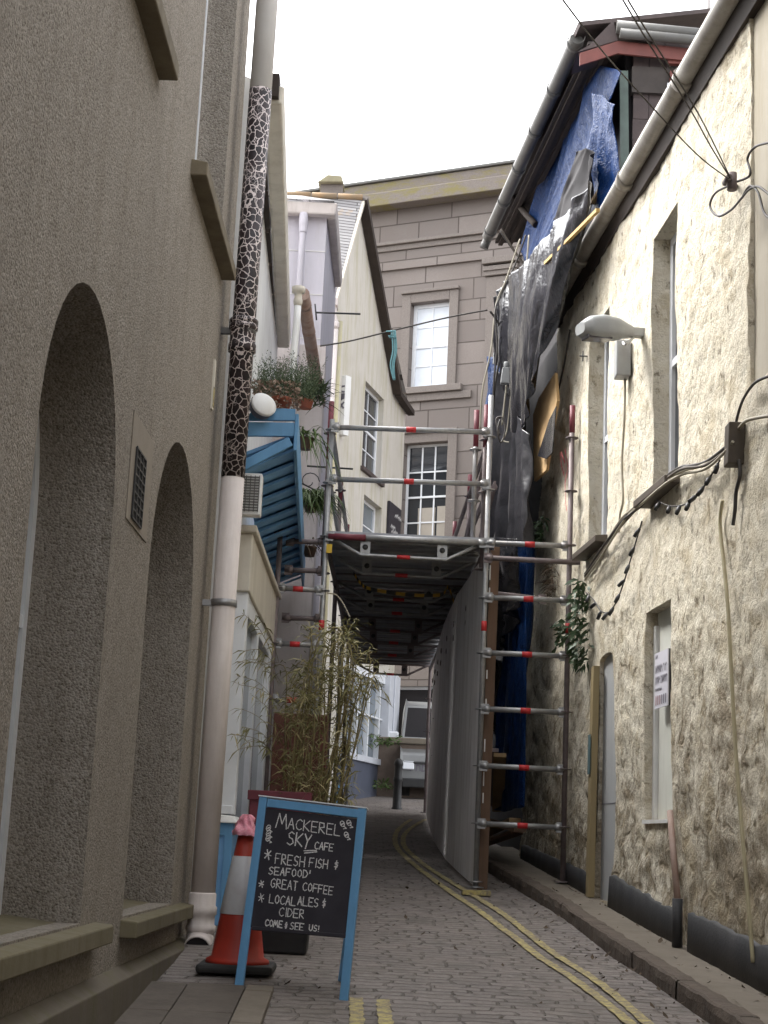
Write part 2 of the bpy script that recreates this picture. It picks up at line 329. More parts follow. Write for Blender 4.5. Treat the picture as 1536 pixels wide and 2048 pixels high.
def grad(name, stops, k):
    pass
MAT = dict(
    roughcast=m_roughcast(), lime=m_limewash(), crackle=m_crackle(), ashlar=m_ashlar(), granite=m_granite(), granite_moss=m_granite('mossy_granite', .8),
    sett=m_sett(), slate=m_slate(), chalk=m_chalk(), yellow=m_yellow(), glass=m_glass('window_glass'), glass2=m_glass('pale_glass', (.16, .19, .22), .08),
    bluetarp=m_film('blue_tarpaulin', (.009, .034, .12), (.006, .02, .072), .3, 5, .9, .06, .1),
    blacktarp=m_film('black_sheet', (.012, .012, .014), (.024, .023, .027), .13, 3.2, .55, .035),
    greytarp=m_film('dusty_polythene', (.03, .03, .034), (.055, .053, .058), .3, 3, .5, .03),
    sill=pm('lichened_sill_stone', (.17, .14, .095), (.11, .09, .06), 5, .9, bump=.5, bscale=40, contrast=.15),
    sillmoss=pm('algae_stone', (.14, .12, .07), (.165, .145, .10), 4, .9, bump=.5, bscale=35, dirt=((.10, .085, .035), .7)),
    plinth=pm('damp_render', (.135, .115, .09), (.105, .088, .066), 3, .85, bump=.4, bscale=30, dirt=((.09, .085, .035), .8)),
    pinkwhite=pm('weathered_white_paint', (.66, .60, .57), (.56, .50, .47), 3, .6, bump=.25, bscale=70, dirt=((.36, .31, .27), .5)),
    greywhite=pm('grey_pipe_paint', (.64, .625, .61), (.56, .54, .525), 3, .55, bump=.15, bscale=60),
    white=pm('white_paint', (.76, .76, .75), (.68, .68, .67), 4, .6, bump=.15, bscale=50, dirt=((.5, .48, .44), .4)),
    frame=pm('white_window_frame', (.74, .76, .79), (.66, .68, .71), 6, .5),
    cream=pm('cream_paint', (.62, .58, .50), (.53, .49, .42), 3, .65, bump=.15, bscale=50, dirt=((.36, .32, .25), .5)),
    lilac=pm('pale_lilac_render', (.56, .53, .58), (.49, .47, .51), 2, .85, bump=.25, bscale=45, dirt=((.40, .38, .38), .5)),
    pink=pm('pale_pink_render', (.56, .50, .49), (.47, .43, .41), 2, .85, bump=.3, bscale=40, dirt=((.32, .28, .24), .6)),
    gable=pm('stained_cream_render', (.56, .53, .49), (.48, .45, .40), 1.6, .85, bump=.25, bscale=40, dirt=((.37, .34, .20), .75)),
    shop=pm('grey_shop_paint', (.60, .62, .67), (.52, .54, .59), 3, .5), navy=pm('slate_blue_paint', (.10, .11, .15), (.075, .085, .115), 3, .5),
    blue=pm('sky_blue_paint', (.13, .315, .54), (.11, .275, .475), 5, .5, bump=.2, bscale=40, dirt=((.06, .15, .23), .35)),
    bluelift=pm('shade_lifted_blue_paint', (.21, .43, .72), (.165, .365, .63), 5, .6, bump=.25, bscale=40, dirt=((.07, .17, .26), .4)),  # brighter copy of the blue paint; bounce light put into its colour
    board=pm('blackboard', (.017, .015, .022), (.028, .025, .034), 9, .6),
    galv=pm('galvanised_steel', (.34, .34, .34), (.24, .24, .245), 14, .42, .55, bump=.15, bscale=90, dirt=((.20, .17, .15), .5)),
    galvdk=pm('old_scaffold_tube', (.20, .165, .165), (.13, .105, .105), 12, .6, .35, bump=.2, bscale=80),
    deck=pm('steel_deck', (.33, .34, .355), (.24, .24, .27), 6, .45, .4, bump=.15),
    red=pm('red_tape', (.50, .025, .03), (.42, .03, .03), 12, .5), maroon=pm('maroon_paint', (.17, .03, .045), (.11, .02, .03), 8, .55),
    orange=pm('cone_orange', (.42, .035, .018), (.34, .03, .018), 10, .5, dirt=((.15, .03, .02), .5)), sleeve=pm('reflective_sleeve', (.62, .62, .63), (.5, .47, .48), 6, .35),
    rubber=pm('black_rubber', (.018, .018, .018), (.03, .028, .026), 10, .75, bump=.2), pinkbag=m_film('pink_plastic_bag', (.66, .20, .27), (.78, .40, .45), .35, 16, .7, .02),
    ply=pm('plywood', (.44, .29, .14), (.36, .235, .11), 3, .75, stretch=(1, 1, .12), bump=.15), timber=pm('raw_timber', (.32, .22, .11), (.22, .15, .08), 6, .8, stretch=(1, 1, .1), bump=.3, bscale=40),
    stud=pm('old_timber', (.16, .095, .06), (.10, .062, .042), 6, .8, stretch=(1, 1, .1), bump=.3, bscale=40),
    hoard=pm('grey_hoarding_ply', (.74, .72, .715), (.65, .63, .63), 1.5, .7, bump=.2, bscale=18, dirt=((.42, .385, .36), .75)),
    panel=pm('pale_green_grey_board', (.64, .645, .595), (.58, .59, .54), 1.5, .7, bump=.1, dirt=((.32, .31, .26), .4)),
    paving=pm('worn_paving', (.185, .158, .125), (.14, .118, .092), 3, .85, bump=.5, bscale=50, dirt=((.10, .082, .06), .5)), pavdk=pm('dark_paving', (.085, .07, .057), (.125, .105, .088), 4, .85, bump=.6, bscale=40, dirt=((.05, .04, .032), .5)),
    kerb=pm('granite_kerb', (.11, .085, .066), (.07, .054, .042), 6, .85, bump=.7, bscale=26, bdist=.012), tar=pm('black_bitumen_paint', (.022, .023, .026), (.035, .034, .036), 4, .6, bump=.5, bscale=40),
    earth=pm('ground', (.15, .125, .10), (.11, .09, .07), 1.5, .95, bump=.4), tile=pm('dark_hung_slate', (.085, .062, .058), (.05, .038, .038), 5, .7, bump=.4, bscale=30),
    redwood=pm('red_oxide_fascia', (.17, .052, .042), (.12, .04, .034), 6, .6, bump=.2), guttergrey=pm('grey_gutter', (.115, .112, .108), (.085, .083, .078), 6, .5, bump=.15, dirt=((.10, .095, .08), .5)),
    gutterpale=pm('pale_worn_gutter', (.34, .32, .29), (.26, .24, .215), 6, .55, bump=.2, dirt=((.17, .15, .12), .6)), rust=pm('rusty_iron_gutter', (.36, .275, .24), (.27, .18, .14), 4, .7, bump=.3, dirt=((.20, .085, .04), .7)),
    fasciadk=pm('dark_eaves_board', (.045, .033, .027), (.03, .022, .018), 6, .8), wood=pm('dark_soffit_boards', (.06, .05, .045), (.04, .033, .03), 6, .8, stretch=(1, 1, 1)),
    black=pm('black_plastic', (.02, .02, .022), (.03, .03, .03), 8, .5), cable=pm('cable_sheath', (.035, .03, .028), (.055, .048, .042), 8, .6), palecable=pm('pale_cable', (.36, .33, .26), (.28, .25, .19), 8, .6),
    browncab=pm('brown_box', (.085, .068, .052), (.06, .048, .038), 8, .6), lampgrey=pm('grey_lamp_housing', (.34, .35, .35), (.29, .29, .29), 8, .45), lens=m_glass('lamp_lens', (.08, .07, .075), .12),
    conduit=pm('conduit_cream', (.42, .37, .24), (.33, .29, .18), 8, .6), paper=pm('notice_paper', (.62, .61, .68), (.57, .56, .62), 3, .7), ink=pm('printed_ink', (.12, .11, .14), (.16, .15, .18), 20, .8), inkred=pm('faded_red_ink', (.38, .20, .20), (.30, .16, .17), 20, .8),
    terracotta=pm('terracotta', (.36, .115, .07), (.29, .09, .055), 6, .8, bump=.2), leafdk=pm('dark_needles', (.045, .075, .03), (.085, .115, .06), 30, .7), leafgr=pm('grass_green_leaf', (.10, .15, .04), (.06, .10, .03), 20, .6),
    leafbam=pm('dry_bamboo_leaf', (.22, .19, .075), (.12, .125, .04), 25, .55), leafbam2=pm('pale_bamboo_leaf', (.40, .35, .19), (.26, .22, .10), 25, .55), cane=pm('bamboo_cane', (.22, .175, .075), (.14, .115, .05), 12, .5),
    sedum=pm('dry_flower_heads', (.23, .16, .12), (.34, .25, .19), 30, .8), ivy=pm('ivy_leaf', (.028, .055, .025), (.05, .085, .035), 20, .5), litter=pm('fallen_leaves', (.05, .035, .024), (.09, .06, .035), 30, .9),
    vanpaint=pm('grey_van_paint', (.20, .205, .205), (.17, .175, .178), 3, .3, 0, spec=.5), headlamp=pm('headlamp_lens', (.72, .74, .78), (.6, .62, .66), 4, .15, spec=.6), blind=pm('white_blind', (.70, .74, .80), (.62, .66, .71), 3, .8),
    rope=pm('teal_rope', (.16, .34, .36), (.12, .25, .28), 30, .8), hazy=pm('hazard_tape_yellow', (.5, .3, .02), (.4, .22, .02), 10, .5), hazb=pm('hazard_tape_black', (.02, .02, .02), None, 10, .5),
    spray=pm('red_spray_paint', (.60, .06, .09), (.5, .2, .18), 12, .8), smooth=pm('smooth_old_render', (.40, .365, .30), (.34, .305, .245), 2, .9, bump=.3, bscale=30, dirt=((.27, .23, .15), .6)),
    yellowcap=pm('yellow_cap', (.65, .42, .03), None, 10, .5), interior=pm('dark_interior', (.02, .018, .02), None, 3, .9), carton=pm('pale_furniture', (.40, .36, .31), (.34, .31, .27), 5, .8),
)
M = MAT

# ------------------------------------------------------------------ wall with rectangular and arched openings
def wall(mb, P, us, zs, ops, depth, cut=None, m=0, mr=0, sm=False):
    """P(u,z,d): point of the wall, d behind its face; ops: (u0,u1,z0,z1,arch)"""
    U = set(us); Z = set(zs)
    for o in ops: U |= {o[0], o[1]}; Z |= {o[2], o[3]}
    U = sorted(U); Z = sorted(Z)
    if cut:
        def fine(A):
            out = []
            for a, b in zip(A, A[1:]):
                k = max(1, round((b - a) / cut)); out += [a + (b - a) * i / k for i in range(k)]
            return out + [A[-1]]
        U, Z = fine(U), fine(Z)
    idx = {}
    def vid(i, j):
        if (i, j) not in idx: idx[(i, j)] = len(mb.v); mb.v.append(V(P(U[i], Z[j], 0)))
        return idx[(i, j)]
    for i in range(len(U) - 1):
        for j in range(len(Z) - 1):
            uc, zc = (U[i] + U[i + 1]) / 2, (Z[j] + Z[j + 1]) / 2
            if any(o[0] < uc < o[1] and o[2] < zc < o[3] for o in ops): continue
            mb.f.append((vid(i, j), vid(i + 1, j), vid(i + 1, j + 1), vid(i, j + 1))); mb.m.append(m); mb.s.append(sm)
    for op in ops:
        u0, u1, z0, z1, arch = op[:5]; dep = op[5] if len(op) > 5 else depth
        path = []; zspr = z1 - arch; n = 20
        zz = [z for z in Z if z0 <= z <= zspr + 1e-6]
        if not zz or zz[-1] < zspr - 1e-6: zz.append(zspr)
        path += [(u0, z) for z in zz]
        if arch:
            c = (u0 + u1) / 2; hw = (u1 - u0) / 2; arc = [(c - hw * math.cos(math.pi * k / n), zspr + arch * math.sin(math.pi * k / n)) for k in range(n + 1)]
            for (a, za), (b, zb) in zip(arc, arc[1:]): mb.quad(P(a, za, 0), P(b, zb, 0), P(b, z1, 0), P(a, z1, 0), m)
            path += arc[1:-1]
        else: path += [(u, z1) for u in U if u0 < u < u1]
        path += [(u1, z) for z in reversed(zz)]
        path += [(u, z0) for u in reversed(U) if u0 < u < u1] + [path[0]]
        for (a, za), (b, zb) in zip(path, path[1:]): mb.quad(P(a, za, 0), P(b, zb, 0), P(b, zb, dep), P(a, za, dep), mr)
    return mb

exec_order = []
def pbox(mb, P, u0, u1, z0, z1, d0, d1, m=0):
    return mb.hexa([P(u0, z0, d0), P(u1, z0, d0), P(u1, z0, d1), P(u0, z0, d1), P(u0, z1, d0), P(u1, z1, d0), P(u1, z1, d1), P(u0, z1, d1)], m)
def window(parent, P, u0, u1, z0, z1, d, nx=2, nz=4, fm='frame', gm='glass', fw=.06, bar=.022, sash=True, name='window', label=None, pane=None):
    f = MB(); e = .05
    pbox(f, P, u0, u0 + fw, z0, z1, d, d + e); pbox(f, P, u1 - fw, u1, z0, z1, d, d + e)
    pbox(f, P, u0 + fw, u1 - fw, z1 - fw, z1, d, d + e); pbox(f, P, u0 + fw, u1 - fw, z0, z0 + fw, d, d + e)
    a, b, c, q = u0 + fw, u1 - fw, z0 + fw, z1 - fw
    if sash: pbox(f, P, a, b, (c + q) / 2 - fw * .4, (c + q) / 2 + fw * .4, d + .003, d + e)
    for i in range(1, nx):
        x = a + (b - a) * i / nx; pbox(f, P, x - bar / 2, x + bar / 2, c, q, d + .012, d + .04)
    for j in range(1, nz):
        if sash and j * 2 == nz: continue
        z = c + (q - c) * j / nz; pbox(f, P, a, b, z - bar / 2, z + bar / 2, d + .014, d + .039)
    o = f.build(name, M[fm], parent)
    if label: o['label'] = label
    g = MB(); g.quad(P(a, c, d + .03), P(b, c, d + .03), P(b, q, d + .03), P(a, q, d + .03)); g.build('pane', M[pane or gm], o)
    return o

# ================================================================== GROUND
def kx(y):
    K = [(-5, 2.9), (2, 2.32), (9.09, 1.735), (10.74, 1.62), (13.09, 1.462), (16.46, 1.126), (20, .98), (30, .98)]
    for (a, b), (c, e) in zip(K, K[1:]):
        if y <= c: return b + (e - b) * (y - a) / (c - a)
    return .98
mb = MB(); ys = [-30, 0, 9, 14.3, 20, 23, 26, 32, 60, 120, 300]
mb.grid(lambda u, v: V((-150 + 300 * u, ys[round(v * 10)], G(ys[round(v * 10)]) - .06)), 6, 10, sm=False)
tag(mb.build('ground', M['earth']), kind='structure')
mb = MB()
def roadp(u, v):
    y = -2 + 42 * v; x0 = -1.9; x1 = kx(y) if y < 17.5 else kx(y) + (y - 17.5) * .5
    x = x0 + (x1 - x0) * u; return V((x, y, G(y) + .006 * nz(x * 2, y * 2) + .014 * nz(x * .7, y * .6) - .012 * math.sin(math.pi * u) * 0))
mb.grid(roadp, 40, 260); tag(mb.build('road', M['sett']), kind='structure')
mb = MB()
def pavp(u, v):
    y = 1 + 17 * v; x0 = kx(y) + .115; x1 = RWX(y) + .12; x = x0 + (x1 - x0) * u
    return V((x, y, G(y) + .098 + .004 * nz(x * 3, y * 3)))
mb.grid(pavp, 10, 120); tag(mb.build('pavement', M['paving']), kind='structure')
mb = MB(); y = 1.0
while y < 17.5:
    L = rnd(.75, 1.25); a, b = y + .006, y + L - .006; j = rnd(-.006, .006); n = 24
    def kp(u, v, a=a, b=b, j=j):
        yy = a + (b - a) * u; pr = [(0, -.1), (-.002, .06), (.004, .098), (.018, .109), (.07, .111), (.115, .106), (.12, -.1)]
        q = pr[round(v * 6)]; e = .012 * nz(yy * 5, q[1] * 14, 3) + .006 * nz(yy * 17, q[1] * 40, 8)
        return V((kx(yy) + q[0] + j + e, yy, G(yy) + q[1] + e * .6))
    mb.grid(kp, n, 6, sm=False); y += L
tag(mb.build('kerb', M['kerb']), kind='structure')
# left pavement: dark slabs and a pale edging strip, lying flush with the setts
mb = MB()
y = 3.4
while y < 8.8:
    L = min(.78, 8.86 - y)
    for x0, x1 in ((-1.24, -.93), (-.924, -.622)):
        t0 = [rnd(-.004, .004) for _ in range(4)]; ya, yb = y + .004, y + L - .006
        mb.hexa([(x0, ya, G(ya) - .05), (x1, ya, G(ya) - .05), (x1, yb, G(yb) - .05), (x0, yb, G(yb) - .05), (x0, ya, G(ya) + .028 + t0[0]), (x1, ya, G(ya) + .028 + t0[1]), (x1, yb, G(yb) + .028 + t0[2]), (x0, yb, G(yb) + .028 + t0[3])])
    y += L
tag(mb.build('side_pavement', M['pavdk'], bev=.006), kind='structure')
mb = MB(); y = 4.0
while y < 8.8:
    L = min(rnd(.6, .9), 8.86 - y); mb.hexa([(-.615, y, G(y) - .05), (-.47, y, G(y) - .05), (-.47, y + L - .012, G(y + L) - .05), (-.615, y + L - .012, G(y + L) - .05), (-.615, y, G(y) + .034), (-.47, y, G(y) + .032), (-.47, y + L - .012, G(y + L) + .032), (-.615, y + L - .012, G(y + L) + .034)]); y += L
tag(mb.build('edging_stones', M['paving'], bev=.008), kind='structure')
# double yellow lines
def line_mark(pts, wd):
    mb = MB(); c = curve(pts, 14); n = len(c)
    def lp(u, v):
        i = round(u * (n - 1)); t = (c[min(i + 1, n - 1)] - c[max(i - 1, 0)]); s = V((t.y, -t.x, 0)).normalized()
        k = (v - .5) * wd * (1 + .3 * nz(i * .9, 3.1)) + .010 * nz(i * .75, v * 3, 8.1)
        p = c[i] + s * k; p.z = G(p.y) + .010 + .014 * nz(p.x * .7, p.y * .6); return p
    mb.grid(lp, n - 1, 2, sm=False); return tag(mb.build('yellow_line', M['yellow']), kind='structure')
LA = [(1420, 2170), (1293, 2048), (1205, 1975), (1120, 1915), (1050, 1865), (1000, 1828), (948, 1792), (890, 1758), (845, 1728), (815, 1702), (806, 1684), (815, 1664), (850, 1640)]
LB = [(1385, 2170), (1258, 2048), (1165, 1975), (1085, 1918), (1035, 1880), (1000, 1857), (940, 1812), (875, 1766), (830, 1732), (800, 1704), (790, 1684), (796, 1662), (822, 1640)]
line_mark([atG(*p) for p in LA], .06); line_mark([atG(*p) for p in LB], .06)
line_mark([V((-.03 + .01 * i, 8.72 - i * .55, 0)) for i in range(6)], .07); line_mark([V((.11 + .01 * i, 8.70 - i * .55, 0)) for i in range(6)], .07)
mb = MB()
for i in range(330):
    if i < 200:
        y = rnd(8.3, 15); x = kx(y) + (abs(random.gauss(0, .16)) * -1 if random.random() < .6 else rnd(.12, .5))
    else:
        y = rnd(8.2, 15); x = rnd(-.9, kx(y))
    h = G(y) + (.105 if x > kx(y) + .02 else .016) + .014 * nz(x * .7, y * .6); a = rnd(0, 6.3); s = rnd(.010, .028) * (1.5 if random.random() < .15 else 1)
    p = V((x, y, h)); d = V((math.cos(a), math.sin(a), rnd(-.1, .5))); mb.leaf(p, d, s * 1.8, s, 0, rnd(-.4, .3), V((0, 0, 1)))
tag(mb.build('leaf_litter', M['litter']), kind='stuff')

# ================================================================== LEFT: ROUGHCAST BUILDING
YE = 10.92
rb = thing('roughcast_building', 'brown roughcast building with deep arched windows filling the left foreground', 'building', (-1.2, 6, G(6)))
PL = lambda u, z, d: V((LWX(u) - d, u, z))
zs1 = onp(LP(.08), 150, 1872).z; zs2 = onp(LP(.08), 300, 1836).z
A1 = (5.47, 7.05, zs1 + .02, 3.66, .79, .36); A2 = (8.17, 9.98, zs2 + .02, 3.72, .90, .36); B1 = (8.72, 10.16, 5.33, 8.2, 0)
mb = MB()
wall(mb, PL, [-22, 1.5, 3, 4.5, YE], [zs1 - .3, 2, 5, 10.2], [A1, A2, B1], .30)
gv = [onp(LP(), 262, 890), onp(LP(), 285, 975)]
gy0, gy1 = 7.42, 7.72
mb.quad(PL(YE, zs1 - .3, 0), PL(YE, zs1 - .3, 5), PL(YE, 10.2, 5), PL(YE, 10.2, 0))
mb.quad(PL(-22, 10.2, 0), PL(YE, 10.2, 0), PL(YE, 12, 4), PL(-22, 12, 4))
mb.quad(PL(-22, -3, 0), PL(-22, -3, 5), PL(-22, 10.2, 5), PL(-22, 10.2, 0)); mb.quad(PL(-22, -3, 0), PL(1.5, -3, 0), PL(1.5, zs1 - .3, 0), PL(-22, zs1 - .3, 0))
mb.build('wall', M['roughcast'], rb)
for (a, b, c, d, r, _), lb in ((A1, 'near arched window frame'), (A2, 'far arched window frame')):
    f = MB(); n = 16; cu, hw = (a + b) / 2, (b - a) / 2
    pts = [(a, c)] + [(cu - hw * math.cos(math.pi * k / n), d - r + r * math.sin(math.pi * k / n)) for k in range(n + 1)] + [(b, c)]
    def ins(p, k): return (cu + (p[0] - cu) * (1 - k / hw), c + (p[1] - c) * (1 - k / (d - c)) if p[1] > c + .1 else p[1])
    for p, q in zip(pts, pts[1:]):
        i, j = ins(p, .07), ins(q, .07)
        f.hexa([PL(*p, .34), PL(*q, .34), PL(*j, .34), PL(*i, .34), PL(*p, .39), PL(*q, .39), PL(*j, .39), PL(*i, .39)])
    pbox(f, PL, cu - .03, cu + .03, c, d - .06, .345, .38); pbox(f, PL, a + .06, b - .06, (c + d) / 2 - .03, (c + d) / 2 + .03, .347, .38)
    w_ = f.build('window', M['frame'], rb); g = MB(); g.prism([PL(*p, .37) for p in pts], (-.006, 0, 0)); g.build('pane', M['glass'], w_)
window(rb, PL, 8.72, 10.16, 5.36, 8.2, .20, 2, 4, name='window')
# sills
def sill(y0, y1, zt, h, off, back, mat, parent, slope=.05):
    s = MB(); P = lambda u, z, d: V((LWX(u) + d, u, z))
    s.hexa([P(y0, zt - h, off), P(y1, zt - h, off), P(y1, zt - h, -back), P(y0, zt - h, -back), P(y0, zt - slope, off), P(y1, zt - slope, off), P(y1, zt, -back), P(y0, zt, -back)])
    return s.build('sill', mat, parent, bev=.008)
sill(5.36, 7.35, 5.30, .14, .095, .02, M['sill'], rb); sill(8.60, 10.36, 5.345, .135, .095, .21, M['sill'], rb)
sill(4.6, 7.42, zs1 + .045, .125, .085, .34, M['sillmoss'], rb, .045); sill(8.12, 10.5, zs2 + .04, .12, .085, .34, M['sillmoss'], rb, .04)
zl = .865
s = MB(); P = lambda u, z, d: V((LWX(u) + d, u, z))
s.hexa([P(1.5, -.4, .0), P(YE + .05, -.4, .0), P(YE + .05, -.4, -2), P(1.5, -.4, -2), P(1.5, zs1 - .3, 0), P(YE + .05, zs1 - .3, 0), P(YE + .05, zs1 - .3, -2), P(1.5, zs1 - .3, -2)])
s.hexa([P(1.5, -.4, .075), P(YE + .03, -.4, .075), P(YE + .03, -.4, .003), P(1.5, -.4, .003), P(1.5, zl - .045, .075), P(YE + .03, zl - .045, .075), P(YE + .03, zl, .003), P(1.5, zl, .003)])
s.build('plinth', M['plinth'], rb, bev=.006)
s = MB(); a, b = onp(LP(.01), 258, 0).y, 0
v0 = onp(LP(), 256, 960).y; v1 = onp(LP(), 300, 960).y; z0 = onp(LP(), 275, 1058).z; z1 = onp(LP(), 285, 850).z
P = lambda u, z, d: V((LWX(u) + d, u, z))
pbox(s, P, v0, v1, z0 - .02, z1, .006, .0); gr = s.build('vent_surround', pm('rubbed_render', (.27, .235, .195), (.22, .19, .155), 5, .9, bump=.5, bscale=60), rb, bev=.003)
s = MB(); q0, q1 = onp(LP(), 263, 980).y, onp(LP(), 283, 980).y; zz0, zz1 = onp(LP(), 272, 1050).z, onp(LP(), 274, 900).z
pbox(s, P, q0, q1, zz0, zz1, .009, .0065, 1)
for k in range(4): u = q0 + (q1 - q0) * k / 3; pbox(s, P, u - .006, u + .006, zz0, zz1, .016, .0095)
for k in range(9): z = zz0 + (zz1 - zz0) * k / 8; pbox(s, P, q0, q1, z - .005, z + .005, .015, .0095)
s.build('vent_grille', [M['black'], M['interior']], gr)
s = MB(); c = onp(LP(.02), 431, 770); pbox(s, P, c.y - .03, c.y + .03, c.z - .17, c.z + .17, .012, .0); pbox(s, P, c.y - .028, c.y + .028, c.z - .15, c.z - .02, .016, .0125, 1); s.build('service_plate', [M['cream'], M['yellow']], rb)
# drainpipe on the corner
DY = 10.52
def dp(px, y): return atY(px, y, DY)
dpz = lambda z: V((-1.047 + .0062 * (z - .8), DY, z))
zc0, zc1 = dp(475, 957).z, dp(522, 182).z
s = MB(); s.tube([dpz(1.12), dpz(zc0)], .079, 24); pipe = s.build('drainpipe', M['pinkwhite'], rb); pipe['label'] = 'thick white drainpipe with a crackled black length on the building corner'
s = MB(); s.tube([dpz(zc0), dpz(zc1)], .0805, 28); s.build('crackled_length', M['crackle'], pipe)
s = MB(); s.tube([dpz(zc1 - .05), dpz(9.6)], .0785, 20); s.build('upper_length', M['greywhite'], pipe)
zk = dp(490, 668).z
s = MB(); s.lathe(dpz(zk - .14), [(.082, 0), (.095, .01), (.095, .06), (.088, .07), (.088, .16), (.10, .17), (.10, .20), (.092, .205), (.10, .21), (.10, .235), (.083, .25)], 26); s.build('collar', M['crackle'], pipe)
s = MB(); s.lathe(dpz(.86), [(.083, .0), (.083, .05), (.092, .06), (.092, .085), (.084, .09), (.084, .15), (.094, .16), (.094, .20), (.084, .21), (.084, .28), (.079, .29)], 22, cap=False)
s.tube([dpz(.88), dpz(.845) + V((.0, -.025, 0)), dpz(.815) + V((0, -.08, 0)), dpz(.80) + V((0, -.14, 0))], [.083, .084, .085, .087], 22, cap=False); s.build('shoe', M['pinkwhite'], pipe, solid=.008)
s = MB(); s.lathe(dpz(.805) + V((0, -.128, 0)), [(.078, 0), (.078, .002)], 18, (0, -.95, -.25)); s.build('shoe_mouth', M['interior'], pipe)  # near-black disc painted for the shade inside the pipe mouth
for py in (663, 1208, 1822):
    z = dp(470, py).z; s = MB(); c = dpz(z); s.lathe(c - V((0, 0, .022)), [(.088, 0), (.088, .044)], 20)
    s.box(LWX(DY) - .005, c.x - .07, DY - .022, DY + .022, z - .02, z + .02); s.build('bracket', M['galv'] if py > 700 else M['guttergrey'], pipe)

# ================================================================== LEFT: CAFE
cf = thing('white_cafe', 'white painted cafe with shop window just past the roughcast building', 'building', (-1.3, 13.5, G(13.5)))
CX = lambda y: -1.12 - .0233 * (y - 11)
PC = lambda u, z, d: V((CX(u) - d, u, z))
s = MB(); s.hexa([PC(10.98, .6, 0), PC(17, .6, 0), PC(17, .6, 4), PC(10.98, .6, 4), PC(10.98, 6.85, 0), PC(17, 6.85, 0), PC(17, 6.85, 4), PC(10.98, 6.85, 4)]); s.build('wall', M['white'], cf)
GX = lambda y: -.893 - .04 * (y - 11)
s = MB()
y = 10.99
s.hexa([(GX(y) - .13, y, 6.83), (GX(y), y, 6.83), (GX(17), 17, 6.83), (GX(17) - .13, 17, 6.83), (GX(y) - .13, y, 6.98), (GX(y) + .015, y, 6.98), (GX(17) + .015, 17, 6.98), (GX(17) - .13, 17, 6.98)]); g_ = s.build('gutter', M['cream'], cf, bev=.02)
s = MB()
for k in range(7):
    a = 11.0 + k * .86; s.hexa([(GX(a) - .19, a, 6.838), (GX(a) - .14, a, 6.838), (GX(a + .78) - .14, a + .78, 6.838), (GX(a + .78) - .19, a + .78, 6.838), (GX(a) - .19, a, 6.87), (GX(a) - .14, a, 6.87), (GX(a + .78) - .14, a + .78, 6.87), (GX(a + .78) - .19, a + .78, 6.87)])
s.build('soffit_vent', M['fasciadk'], cf)
s = MB(); s.quad((GX(y) - .1, y, 6.96), (GX(17) - .1, 17, 6.96), (-4, 17, 8.3), (-4, y, 8.3)); s.quad((GX(y) - .1, y, 6.96), (-4, y, 8.3), (-4, y, 6.8), (GX(y) - .1, y, 6.8), 1); s.build('roof', [M['slate'], M['white']], cf, uv=((0, 11, 7), (0, 1, 0), (-.92, 0, .39)))
s = MB(); t0 = atY(551, 178, 11.0); s.box(t0.x - .03, t0.x + .03, 10.93, 11.1, t0.z - .09, t0.z + .09); s.build('gutter_end', M['fasciadk'], cf)
# shop bay
BX = lambda y: -.955 + .0 * y
zb0 = 1.60
def PB(u, z, d): return V((-.955 - d, u, z))
def PS(u, z, d): return V((u, 11.3 + d, z))         # side of the bay that faces down the street
s = MB(); s.box(-1.6, -.957, 11.303, 14.25, .7, zb0); rs = s.build('stall_riser', M['bluelift'], cf)
s = MB(); pbox(s, PS, -1.14, -1.075, .75, zb0, -.018, .0); pbox(s, PS, -1.0, -.945, .75, zb0, -.018, .0); pbox(s, PS, -1.075, -1.0, zb0 - .085, zb0, -.018, .0); pbox(s, PS, -1.075, -1.0, .75, .86, -.018, .0)
s.build('riser_frame', M['blue'], rs)
s = MB(); s.hexa([(-1.6, 11.24, zb0), (-.90, 11.24, zb0), (-.90, 14.3, zb0), (-1.6, 14.3, zb0), (-1.6, 11.27, zb0 + .09), (-.945, 11.27, zb0 + .05), (-.945, 14.3, zb0 + .05), (-1.6, 14.3, zb0 + .09)]); s.build('shop_sill', M['white'], cf, bev=.012)
ztop = 3.22
s = MB()
for u in (11.30, 14.02): pbox(s, PB, u, u + .14 if u < 12 else u + .3, zb0 + .06, ztop, -.012, .12)
pbox(s, PB, 12.55, 12.66, zb0 + .06, ztop, -.008, .1); pbox(s, PB, 11.44, 14.02, ztop - .14, ztop, -.006, .1)
pbox(s, PS, -1.6, -.957, zb0 + .06, zb0 + .12, -.01, .05); pbox(s, PS, -1.14, -1.06, zb0 + .06, ztop, -.012, .05)
sw = s.build('shop_window', M['frame'], cf, bev=.006); s = MB(); s.quad(PB(11.4, zb0, .04), PB(14.1, zb0, .04), PB(14.1, ztop, .04), PB(11.4, ztop, .04)); s.quad(PS(-1.14, zb0, .03), PS(-.97, zb0, .03), PS(-.97, ztop, .03), PS(-1.14, ztop, .03)); s.build('pane', M['glass2'], sw)
s = MB(); s.box(-1.6, -.93, 11.26, 14.4, ztop, ztop + .42); s.box(-1.6, -.90, 11.2, 14.45, ztop + .42, ztop + .47); s.build('shop_fascia', M['cream'], cf, bev=.01)
s = MB(); s.box(-1.7, -1.0, 14.4, 15.8, 1.0, 3.3); s.build('door_recess', M['shop'], cf)
s = MB(); a, b = atY(548, 1425, 13.2), atY(648, 1600, 13.2); s.box(a.x, b.x, 13.2, 13.6, 1.0, a.z); s.build('brick_pier', pm('dark_red_brick', (.16, .062, .045), (.09, .04, .032), 14, .9, bump=.6, bscale=30, dirt=((.06, .045, .035), .6)), cf, bev=.01)
